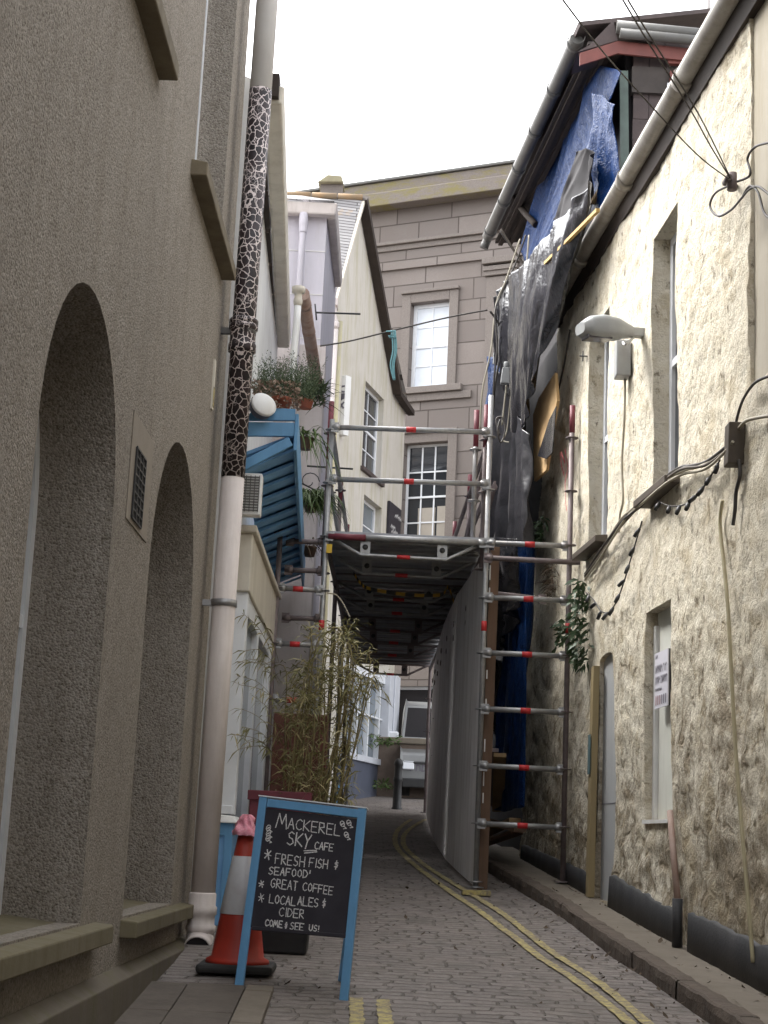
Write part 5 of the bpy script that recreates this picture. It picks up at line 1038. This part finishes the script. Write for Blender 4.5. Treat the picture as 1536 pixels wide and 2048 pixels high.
t = thing('plywood_sheet', 'orange plywood sheet fixed in the gap at the ragged end of the limewashed wall', 'plywood', onp(DP(.05), 1085, 960))
s = MB(); s.prism([onp(DP(.16), *p) for p in ((1068, 962), (1066, 830), (1078, 795), (1110, 745), (1114, 800), (1100, 880), (1092, 940))], (.03, .02, 0)); s.build('sheet', pm('new_plywood', (.56, .38, .19), (.48, .31, .15), 3, .7, stretch=(1, 1, .2)), t)
s = MB(); s.prism([onp(DP(.22), *p) for p in ((1075, 912), (1098, 840), (1112, 812), (1104, 905), (1092, 918))], (.01, .01, 0)); s.build('black_flap', M['blacktarp'], t)
# timber left lying behind the hoarding
for k, (lb, a1, a2, mt) in enumerate((('uppermost loose plank sticking out of the rubble behind the hoarding', (968, 1640), (1040, 1660), 'stud'), ('pale loose plank in the rubble behind the hoarding', (962, 1672), (1030, 1640), 'timber'), ('dark loose plank lowest in the rubble behind the hoarding', (960, 1690), (1035, 1664), 'stud'), ('grey plank standing upright against the dark wall behind the hoarding', (985, 1500), (982, 1610), 'galvdk'), ('brown plank standing upright against the dark wall behind the hoarding', (1000, 1510), (996, 1620), 'timber'))):
    p, q = onp(vplane(1.2, 15.5, -.06), *a1), onp(vplane(1.35, 16.4, -.06), *a2); s = MB(); s.beam(p, q, .12, .04); tag(s.build('loose_plank', M[mt]), lb, 'plank')

# ================================================================== SCAFFOLD GANTRY
sc = thing('scaffold_gantry', 'galvanised tube scaffold gantry bridging the street with red banded ledgers', 'scaffold', (.2, 14.3, G(14.3)))
Y0 = 14.3; rows = [Y0 + 2.57 * k for k in range(5)]; dz = 4.22
xl = lambda y: -.515 + .014 * (y - Y0); xr = lambda y: .945 - .012 * (y - Y0)
def standard(x, y, z0, z1, mat='galv', name='standard', band=None, top=None):
    s = MB(); s.tube([(x, y, z0), (x, y, z1)], .0245, 10)
    z = dz - .5 * int((dz - z0) / .5)
    while z < z1: s.lathe((x, y, z - .004), [(.025, 0), (.06, .002), (.06, .009), (.025, .011)], 10); z += .5
    s.lathe((x, y, z0), [(.07, 0), (.07, .008), (.025, .01)], 8)
    o = s.build(name, M[mat], sc)
    for zb_ in band or []:
        s = MB(); s.tube([(x, y, zb_), (x, y, zb_ + .09)], .0262, 10); s.build('red_band', M['red'], o)
    if top:
        s = MB(); s.tube([(x, y, z1 - top), (x, y, z1 + .01)], .0258, 10); s.build('painted_end', M['maroon'], o)
    return o
def ledger(p, q, mat='galv', band=.5, name='ledger', r=.0242):
    p, q = V(p), V(q); d = (q - p).normalized(); s = MB(); s.tube([p, q], r, 10)
    for e, sg in ((p, 1), (q, -1)):
        s.tube([e + d * sg * .02, e + d * sg * .075], .032, 8); s.obox(e + d * sg * .03, d * .035, d.cross(V((0, 0, 1))).normalized() * .012, V((0, 0, .045)))
    o = s.build(name, M[mat], sc)
    if band is not None:
        c = p.lerp(q, band); s = MB(); s.tube([c - d * .045, c + d * .045], .0262, 10); s.build('red_band', M['red'], o)
    return o
xo = 1.69; xL0 = -.93
standard(xl(Y0), Y0, G(Y0), 5.32, band=[3.36], top=.0); standard(xr(Y0), Y0, G(Y0) + .02, 5.62, band=[3.42])
standard(xo, Y0 - .1, G(Y0) + .1, 5.52, 'galvdk', band=[3.42], top=.25); standard(xL0, Y0 - .05, G(Y0), 4.5, 'galvdk')
standard(xl(Y0) - .02, Y0 + .14, 3.9, 5.52, 'galvdk', top=.55); standard(xr(Y0) - .03, Y0 + .12, 4.0, 5.55, 'galvdk', top=.4); standard(xr(Y0) - .10, Y0 + .5, 4.2, 5.6, 'galv', top=.35)
for k, y in enumerate(rows[1:]):
    standard(xl(y), y, G(y), 5.35 if k < 4 else 4.6, 'galv' if k % 2 else 'galvdk', top=.25); standard(xr(y), y, G(y), 5.45, 'galvdk', top=.25)
    standard(xr(y) + .35, y + .3, 4.2, 5.2, 'galv', top=.15) if k < 3 else None
for z in (dz + .53, dz + 1.02): ledger((xl(Y0), Y0 - .03, z), (xr(Y0), Y0 - .03, z + .02), band=.5, name='guardrail')
for y in rows[1:]:
    ledger((xl(y), y, dz + .53), (xr(y), y, dz + .53), band=None, name='guardrail') if y > 24 else None
for i, (a, b) in enumerate(zip(rows, rows[1:])):
    for z in (dz + .53, dz + 1.02):
        ledger((xl(a), a, z), (xl(b), b, z), band=None, name='guardrail'); ledger((xr(a), a, z), (xr(b), b, z), 'galvdk', band=None, name='guardrail')
    ledger((xl(a), a, dz - .03), (xl(b), b, dz - .03), 'galvdk', band=None); ledger((xr(a), a, dz - .03), (xr(b), b, dz - .03), 'galvdk', band=None)
ledger((xl(Y0), Y0 - .03, dz), (xr(Y0), Y0 - .03, dz), band=None, r=.028)
s = MB(); s.tube([(xl(Y0) + .02, Y0 - .035, dz - .002), (xl(Y0) + .36, Y0 - .035, dz - .002)], .0295, 10); s.build('red_band', M['maroon'], sc)
for j in range(1, 7):
    z = dz - .5 * (j - 1)
    ledger((xr(Y0), Y0 - .05, z), (xo, Y0 - .1, z - .005), band=.52)
    if j > 1: ledger((xL0, Y0 - .05, z - .0), (xl(Y0), Y0 - .02, z), band=.45)
ledger((xr(Y0) - .02, Y0 - .09, dz - .145), (xo + .18, Y0 - .16, dz - .165), 'galvdk', band=None); ledger((xr(Y0) + .05, Y0 + .2, dz - .42), (xr(Y0) + .58, Y0 + .3, dz - .44), 'galvdk', band=None)
for zz in (dz - .03, dz - .30, dz - .74): ledger((xL0 + .05, Y0 + .15, zz), (xl(Y0), Y0 + .12, zz), 'galvdk', band=None)
ledger((xr(Y0) + .0, Y0 + .05, dz + .95), (xr(Y0 + 2.5) - .13, Y0 + 2.6, dz + .02), 'galvdk', band=None, name='diagonal_brace'); ledger((xr(Y0) + .12, Y0 + .9, dz + .75), (xr(Y0 + 2.5) + .05, Y0 + 4.4, dz + .05), 'galvdk', band=None, name='diagonal_brace')
# deck trusses and deck
def truss(y, mat, band=True):
    a, b = xl(y), xr(y); s = MB(); zt, zb = dz - .01, dz - .155
    pts = [(a + .04, y, zt), (a + .32, y, zb), (b - .36, y, zb - .01), (b - .06, y, zt)]; s.tube(pts, .017, 8); s.tube([(a, y, zt + .01), (b, y, zt + .01)], .02, 8) if y > Y0 + .1 else None
    for x in (a + .36, b - .40): s.box(x - .045, x + .045, y - .006, y + .006, zb, zt); s.lathe((x, y - .012, (zb + zt) / 2), [(.001, 0), (.026, 0), (.026, .004)], 12, (0, 1, 0), 1)
    o = s.build('deck_truss', [M[mat], M['black']], sc)
    if band: s = MB(); x = (a + b) / 2 - .02; s.tube([(x - .06, y, zb - .004), (x + .06, y, zb - .005)], .019, 8); s.build('red_band', M['red'], o)
for k, y in enumerate([Y0 + .0, 15.3, 16.87, 17.9, 19.44, 20.6, 22.0, 24.5]): truss(y, 'galv' if k < 4 else 'galvdk')
s = MB(); y = Y0 + .03
while y < 24.6:
    a, b = xl(y) + .01, xr(y) - .01; s.box(a, b, y, y + .225, dz + .04, dz + .06)
    for e in (0, .07, .145, .21): s.box(a, b, y + e, y + e + .014, dz + (.004 if e in (0, .21) else .02), dz + .04)
    y += .24
s.build('deck', M['deck'], sc)
y = Y0 + .16
while y < 24.5:
    s = MB(); s.tube([(xl(y) + .02, y, dz - .004), (xr(y) - .03, y, dz - .004)], .011 + .005 * (int(y * 3) % 2), 8); s.build('deck_transom', M['galv' if int(y * 7) % 3 else 'galvdk'], sc); y += .46
s = MB(); s.box(xl(Y0) + .01, xl(Y0) + .06, Y0 - .06, Y0 - .03, dz - .16, dz - .08); s.build('end_cap', M['yellowcap'], sc)
# hazard tape
t = thing('hazard_tape', 'black and yellow hazard tape slung beneath the scaffold deck', 'tape', (.2, 16.0, 4.0)); s = MB()
pts = curve([(-.28, 16.0, 4.16), (-.20, 15.95, 4.05), (-.10, 15.95, 4.0), (.25, 15.95, 3.96), (.6, 15.95, 3.97), (.68, 15.95, 4.05), (.74, 15.9, 3.9)], 8)
for i, (p, q) in enumerate(zip(pts, pts[1:])): s.quad(p, q, q + V((0, 0, .035)), p + V((0, 0, .035)), (i // 2) % 2)
s.build('tape', [M['hazb'], M['hazy']], t)
# hoarding
ho = thing('hoarding', 'pale grey plywood hoarding wall running under the right edge of the scaffold deck', 'hoarding', (.85, 19, G(19)))
HX = [(14.42, .93), (16.5, .80), (19, .76), (22.5, .79), (27, .88)]
def hx(y):
    for (a, b), (c, e) in zip(HX, HX[1:]):
        if y <= c: return b + (e - b) * (y - a) / (c - a)
    return .88
y = 14.42; k = 0
while y < 24.0:
    a, b = y, y + 1.21; jj = rnd(-.006, .006); s = MB(); s.hexa([(hx(a), a, G(a) + .03), (hx(b), b, G(b) + .03), (hx(b) + .018, b, G(b) + .03), (hx(a) + .018, a, G(a) + .03), (hx(a) + .03 + jj, a, dz - .06), (hx(b) + .03 + jj, b, dz - .06), (hx(b) + .048 + jj, b, dz - .06), (hx(a) + .048 + jj, a, dz - .06)]); o = s.build('panel', M['hoard'], ho)
    s = MB()
    for z in (dz - .35, dz - .5): s = MB(); s.lathe((hx(a) + .026, a + .35, z), [(.03, 0), (.035, .012), (.012, .016)], 8, (-1, 0, 0)); s.build('clip', M['galvdk'], o)
    y += 1.22; k += 1
for y in (14.40, 17.0, 19.5, 22): s = MB(); s.beam((hx(y) + .055, y + .02, G(y) - .02), (hx(y) + .085, y + .02, dz - .04), .05, .06, (0, 1, 0)); s.build('stud', M['stud'], ho)
s = MB(); s.beam((hx(14.4) + .10, 14.45, G(14.4)), (hx(14.4) + .12, 14.45, dz + .0), .05, .05, (0, 1, 0)); s.build('stud', M['stud'], ho)
t = thing('cable_tie_strip', 'thin row of white plastic ties fixed up the front edge of the hoarding stud', 'ties', (.99, 14.38, 1.6)); s = MB()
for z in (1.9, 2.05, 2.35, 2.75, 3.0, 3.75, 3.9): s = MB(); s.box(.985, .995, 14.36, 14.372, z, z + rnd(.06, .14)); s.build('tie', M['white'], t)
s = MB(); p = atG(948, 1783, .03); s.box(p.x - .10, p.x + .14, p.y - .05, p.y + .1, p.z - .03, p.z + .01); tag(s.build('foot_block', M['yellow']), 'yellow stained timber block under the front foot of the hoarding', 'block')
# cables drooping from the eaves to the scaffold
for k, (lb, pth, y, r, mt) in enumerate((('black cable falling from the eaves along the left of the drape', [(1052, 470), (1030, 530), (1002, 590), (990, 625), (994, 690), (988, 760), (985, 840)], 16.6, .011, 'cable'), ('pale cable falling close beside the black one', [(1040, 478), (1012, 560), (992, 610), (982, 700), (965, 780), (960, 860)], 16.6, .010, 'palecable'), ('pale cable hanging in front of the black polythene', [(1058, 470), (1050, 560), (1036, 660), (1020, 720), (1012, 780), (1004, 850)], 16.5, .010, 'palecable'),
        ('dark cable hanging against the granite building', [(980, 622), (998, 650), (1003, 690), (990, 770), (986, 830)], 16.6, .012, 'cable'), ('long cable slung across the street from the pink house to the drape', [(640, 692), (700, 682), (790, 660), (900, 634), (975, 620)], 16.7, .009, 'cable'), ('stay wire crossing under the eaves gutter', [(1002, 458), (1035, 510), (1072, 556)], 16.7, .010, 'browncab'), ('second stay wire under the eaves gutter', [(1000, 462), (1030, 505), (1060, 545)], 16.8, .010, 'cable'),
        ('white cable looping beside the left scaffold standard', [(655, 1186), (672, 1190), (685, 1205), (700, 1235)], 14.25, .007, 'palecable'), ('coil of cable hung on the inner right standard', [(1000, 870), (992, 840), (1004, 835), (1010, 860), (1002, 885), (995, 862), (1000, 840)], 14.5, .009, 'cable'), ('cable hanging by the grey box on the drape', [(1030, 730), (1022, 790), (1014, 860), (1006, 880), (1018, 885)], 16.4, .009, 'palecable'))):
    s = MB(); s.tube(curve([atY(px, py, y + .05 * math.sin(i)) for i, (px, py) in enumerate(pth)], 7), r, 6); tag(s.build('hanging_cable', M[mt]), lb, 'cable')
t = thing('cable_box', 'small grey cable box hanging at the edge of the tarpaulins', 'box', atY(1012, 765, 16.4)); s = MB(); c = atY(1012, 752, 16.4); s.obox(c, (.05, 0, 0), (0, .04, 0), (.01, 0, .09)); s.lathe(c + V((0, 0, .1)), [(.03, 0), (.03, .05), (.015, .06)], 10); s.build('case', M['lampgrey'], t, bev=.01)
t = thing('blue_rope', 'teal rope tied to the cable slung across the street', 'rope', atY(785, 760, 16.68)); s = MB()
for dx in (-2, 2, 5): s.tube(curve([atY(785 + dx, 661, 16.68), atY(788 + dx, 700, 16.68), atY(783 + dx, 730, 16.68), atY(788 + dx * .3, 760, 16.68)], 5), .009, 5)
for k in range(5): s.tube([atY(772 + 5 * k, 668 + rnd(-8, 8), 16.66), atY(790 - 3 * k, 668 + rnd(-8, 8), 16.68)], .008, 5)
s.build('rope', M['rope'], t)

# ================================================================== FRONT: A-BOARD, CONE, PLANTERS, BAMBOO
TLp, TRp = atY(517, 1592, 9.07), atY(733, 1618, 8.86)
BL, BR = atG(476, 1978, .02), atG(686, 2002, .02)
BL = atY(476, 1978, 8.86); BR = atY(686, 2003, 8.64)
ab = thing('chalkboard_sign', 'sky blue A-frame chalkboard advertising the Mackerel Sky Cafe', 'sign', (BL + BR) / 2)
bx = (TRp - TLp).normalized(); bnv = bx.cross((BL - TLp)).normalized(); bnv = bnv if bnv.y < 0 else -bnv
APL = (TLp, bnv)
bz = bnv.cross(bx); bz = bz if bz.z > 0 else -bz
def ap(px, py): return onp(APL, px, py)
def rail(name, p, q, wd, th=.022, mat='blue', m=None):
    s = MB(); d = (q - p).normalized(); s.obox((p + q) / 2 - bnv * th / 2, (q - p) / 2, d.cross(bnv).normalized() * wd / 2, bnv * th / 2); return s.build(name, M[mat], ab, bev=.003)
rail('left_stile' if 0 else 'stile', ap(526, 1594), ap(476, 1977), .046); rail('stile', ap(724, 1616), ap(686, 2002), .046)
a, b = ap(534, 1605), ap(716, 1627); rail('top_rail', a, b, .046)
s = MB(); pts = [ap(528, 1614), ap(716, 1638), ap(690, 1870), ap(497, 1853)]; s.prism([p - bnv * .010 for p in pts], -bnv * .006); s.build('blackboard', M['board'], ab)
rail('bottom_rail', ap(503, 1856), ap(692, 1872), .02, .012, 'board')
s = MB(); bk = V((bnv.x, bnv.y, 0)).normalized() * -1
for top, ft in ((ap(526, 1594), atG(500, 1950)), (ap(724, 1616), atG(682, 1966))):
    t0 = top - bnv * .03; f0 = V((top.x, top.y, 0)) + bk * .5; f0 = V((ft.x, ft.y, G(ft.y) + .015)) if ft.x > -.3 else V((BL.x + .03, BL.y + .62, G(BL.y + .6) + .015))
    s2 = MB(); s2.beam(t0, f0, .042, .022, bx); s2.build('rear_leg', M['bluelift'], ab)
s2 = MB(); t0 = ap(526, 1594) - bnv * .03; f0 = V((BL.x + .03, BL.y + .62, G(BL.y + .6))); t1 = ap(724, 1616) - bnv * .03; f1 = atG(682, 1966)
s2.prism([t0.lerp(f0, .06), t1.lerp(f1, .06), t1.lerp(f1, .62), t0.lerp(f0, .62)], bk * .008); s2.build('rear_panel', M['board'], ab)
s = MB(); a, b = ap(517, 1592), ap(733, 1617); s.obox((a + b) / 2 - bnv * .02 + bz * .003, (b - a) / 2, bz * .003, bnv * .022); s.build('top_edge', M['frame'], ab)
# chalk writing: strokes drawn on the board itself
s = MB()
def word(txt, x, y, w, h, sl, sk=0.0, wd=.0055, adv=None):
    """(x,y) = bottom left of first letter in photo pixels, sl = baseline slope, w letter width, h height"""
    s = MB()
    for ch in txt:
        if ch == ' ': x += w * .8; y += w * .8 * sl; continue
        ww = w * (.45 if ch in "I!'" else 1)
        for st in LT[ch]:
            strokes(s, [ap(x + p[0] * ww * .82 + p[1] * h * .12 + rnd(-.35, .35), y + p[0] * ww * .82 * sl - p[1] * h + rnd(-.35, .35)) for p in st], wd * rnd(.85, 1.15), bnv, -.0075)
        x += ww * 1.08 if ch not in 'M' else ww * 1.25; y += ww * 1.08 * sl
    s.build('chalk_word', M['chalk'], ab)
word('M', 553, 1655, 21, 29, .14); word('ACKEREL', 575, 1656, 14.2, 21, .145)
word('SKY', 573, 1688, 15.5, 26, .16, wd=.0068); word('CAFE', 628, 1697, 9, 14.5, .14)
word('*', 527, 1718, 16, 20, .1, wd=.0062); word('FRESH', 549, 1726, 11.3, 20, .13); word('FISH', 617, 1733, 10.5, 18, .12); word('&', 666, 1736, 11, 16, .1)
word("SEAFOOD'", 536, 1748, 10.6, 15, .09, wd=.006); word('*', 516, 1774, 12, 14, .1); word('GREAT', 540, 1774, 10.3, 18, .13); word('COFFEE', 604, 1780, 9.6, 16, .16)
word('*', 515, 1803, 13, 17, .1); word('LOCAL', 537, 1805, 10.2, 17, .12); word('ALES', 594, 1809, 10.0, 17, .13); word('&', 642, 1813, 10, 16, .1)
word('CIDER', 557, 1831, 10.8, 17, .11); word('COME', 529, 1851, 8.0, 13, .12, wd=.0062); word('&', 568, 1855, 6.5, 11, .1, wd=.007); word('SEE', 579, 1858, 8.8, 14, .12); word('US!', 617, 1861, 8, 12, .1)
for a, b in (((607, 1701), (632, 1700)), ((608, 1705.5), (633, 1703))): s = MB(); strokes(s, [ap(*a), ap(*b)], .006, bnv, -.0075); s.build('chalk_underline', M['chalk'], ab)
for cx, cy in ((536, 1655), (536, 1666), (535, 1676), (684, 1647), (697, 1645), (692, 1669)):
    dx = 1 if cx < 600 else -1; s = MB()
    strokes(s, [ap(cx + math.cos(k * .7) * 4.2 * 1 + math.sin(k * .7) * 1.5 * dx, cy + math.sin(k * .7) * 4.6 + math.cos(k * .7) * 3.2 * -dx) for k in range(10)], .005, bnv, -.0075)
    strokes(s, [ap(cx + 1 * dx, cy + 3), ap(cx + 7 * dx, cy + 8), ap(cx + 3 * dx, cy + 9)] if dx > 0 else [ap(cx + 2, cy + 4), ap(cx + 8, cy + 9), ap(cx + 2, cy + 10)], .005, bnv, -.0075)
    strokes(s, [ap(cx - 2, cy + 1), ap(cx + 3, cy - 1)], .008, bnv, -.0075); s.build('chalk_fish', M['chalk'], ab)
# traffic cone
cb = atG(474, 1946); cy = 9.42; cb = V((atY(474, 1930, cy).x, cy, G(cy)))
tc = thing('traffic_cone', 'red and white traffic cone behind the chalkboard with a pink bag on its tip', 'traffic cone', cb)
top = atY(492, 1655, cy); lean = (top - cb); H = lean.length; lean.normalize()
s = MB(); s.hexa([cb + V((x * .215, y * .215, z)) for z in (.005, .055) for x, y in ((-1, -1), (1, -1), (1, 1), (-1, 1))]); s.build('base', M['rubber'], tc, bev=.02)
rr = lambda h: .165 - .130 * (h / H)
s = MB(); s.lathe(cb, [(.185, .05), (.178, .075), (rr(.10), .09)] + [(rr(h), h) for h in (.2, .35, .5, .6, H)], 28, lean); s.build('body', M['orange'], tc)
s = MB(); h0, h1 = H * .40, H * .80; s.lathe(cb, [(rr(h0) + .003, h0), (rr(h0) + .005, h0 + .004), (rr(h1) + .005, h1 - .004), (rr(h1) + .003, h1)], 28, lean, cap=False); s.build('reflective_sleeve', M['sleeve'], tc)
t = thing('pink_bag', 'crumpled pink plastic bag draped over the tip of the traffic cone', 'bag', top); s = MB()
def bag(u, v):
    th = 2 * math.pi * u; r = .018 + .060 * v ** .7 + .022 * nz(math.cos(th) * 2, math.sin(th) * 2, v * 3) + .012 * nz(math.cos(th) * 5, math.sin(th) * 5, v * 5)
    h = .055 - .12 * v + .02 * nz(math.cos(th) * 2 + 4, math.sin(th) * 2, 1) * v; return top + V((math.cos(th) * r, math.sin(th) * r, h + .02))
s.grid(bag, 40, 16); s.add([bag(k / 20, 0) for k in range(20)], [tuple(range(20))]); s.build('bag', M['pinkbag'], t)
# black pot behind the board, red planter with bamboo
t = thing('black_planter', 'low square black planter on the road behind the chalkboard', 'planter', atG(566, 1905)); c = atG(566, 1908); c.y += .12
s = MB(); hw_ = .155; s.hexa([c + V((x * hw_ * f, y * hw_ * f, z)) for z, f in ((.0, .92), (.34, 1.05)) for x, y in ((-1, -1), (1, -1), (1, 1), (-1, 1))]); s.build('pot', M['black'], t, bev=.015)
s = MB(); s.hexa([c + V((x * hw_ * 1.12, y * hw_ * 1.12, z)) for z in (.33, .375) for x, y in ((-1, -1), (1, -1), (1, 1), (-1, 1))]); s.build('rim', M['black'], t, bev=.01)
py = 12.0; a, b = atY(500, 1583, py), atY(620, 1585, py)
t = thing('red_planter', 'dark red timber planter filled with bamboo beside the cafe', 'planter', ((a.x + b.x) / 2, py, G(py)))
s = MB(); s.box(a.x + .0, b.x, py, py + .5, G(py) - .05, a.z); s.build('box', M['maroon'], t, bev=.01)
s = MB(); s.box(a.x - .015, b.x + .015, py - .02, py + .52, a.z - .06, a.z + .012); s.box(a.x + .16, a.x + .22, py - .012, py - .001, G(py), a.z - .06); s.build('rim', M['maroon'], t, bev=.006)
bb_ = thing('bamboo', 'dry yellowing bamboo clump rising from the red planter beside the left scaffold standard', 'plant', ((a.x + b.x) / 2 + .1, py + .2, a.z - .1))
s = MB(); s1 = MB(); s3 = MB()
for i in range(28):
    f = rnd(0, 1) ** .75; bpt = V((a.x + .12 + f * (b.x - a.x + .12), py + rnd(.05, .45), a.z - .12)); hgt = rnd(.8, 1.35) * (1 if f > .25 else .85)
    tp = bpt + V((rnd(-.12, .16) + (f - .45) * .22, rnd(-.2, .2), hgt)); mid = bpt.lerp(tp, .5) + V((rnd(-.04, .04), 0, 0))
    c_ = curve([bpt, mid, tp, tp + V((rnd(-.12, .16), rnd(-.1, .1), rnd(-.05, .08)))], 4); s.tube(c_, [.008 - .005 * k / (len(c_) - 1) for k in range(len(c_))], 5)
    for k in range(78):
        q = c_[random.randrange(1, len(c_))] + V((rnd(-.09, .09), rnd(-.09, .09), rnd(-.06, .06))); d = V((rnd(-1, 1), rnd(-1, .7), rnd(-.75, .7)))
        (s1 if random.random() < .68 else s3).leaf(q, d, rnd(.06, .14), rnd(.007, .014), 0, .35)
# sprays hanging out to the left over the shop window
for i in range(13):
    p0 = atY(rnd(545, 575), rnd(1300, 1560), 12.1); e = atY(rnd(462, 520), 0, 11.2); tz_ = p0.z + rnd(-.05, .22); e = V((e.x + rnd(0, .06), rnd(10.95, 11.25), tz_))
    e.x = atY(rnd(470, 515), 1400, e.y).x
    c_ = curve([p0, p0.lerp(e, .5) + V((0, 0, .06)), e], 6); s.tube(c_, .0022, 4)
    for k in range(16): q = c_[random.randrange(3, len(c_))]; (s1 if random.random() < .8 else s3).leaf(q, (rnd(-1, .3), rnd(-1, .3), rnd(-1, .5)), rnd(.05, .11), rnd(.007, .012), 0, .4)
s.build('canes', M['cane'], bb_); s1.build('leaves', M['leafbam'], bb_); s3.build('pale_leaves', M['leafbam2'], bb_)
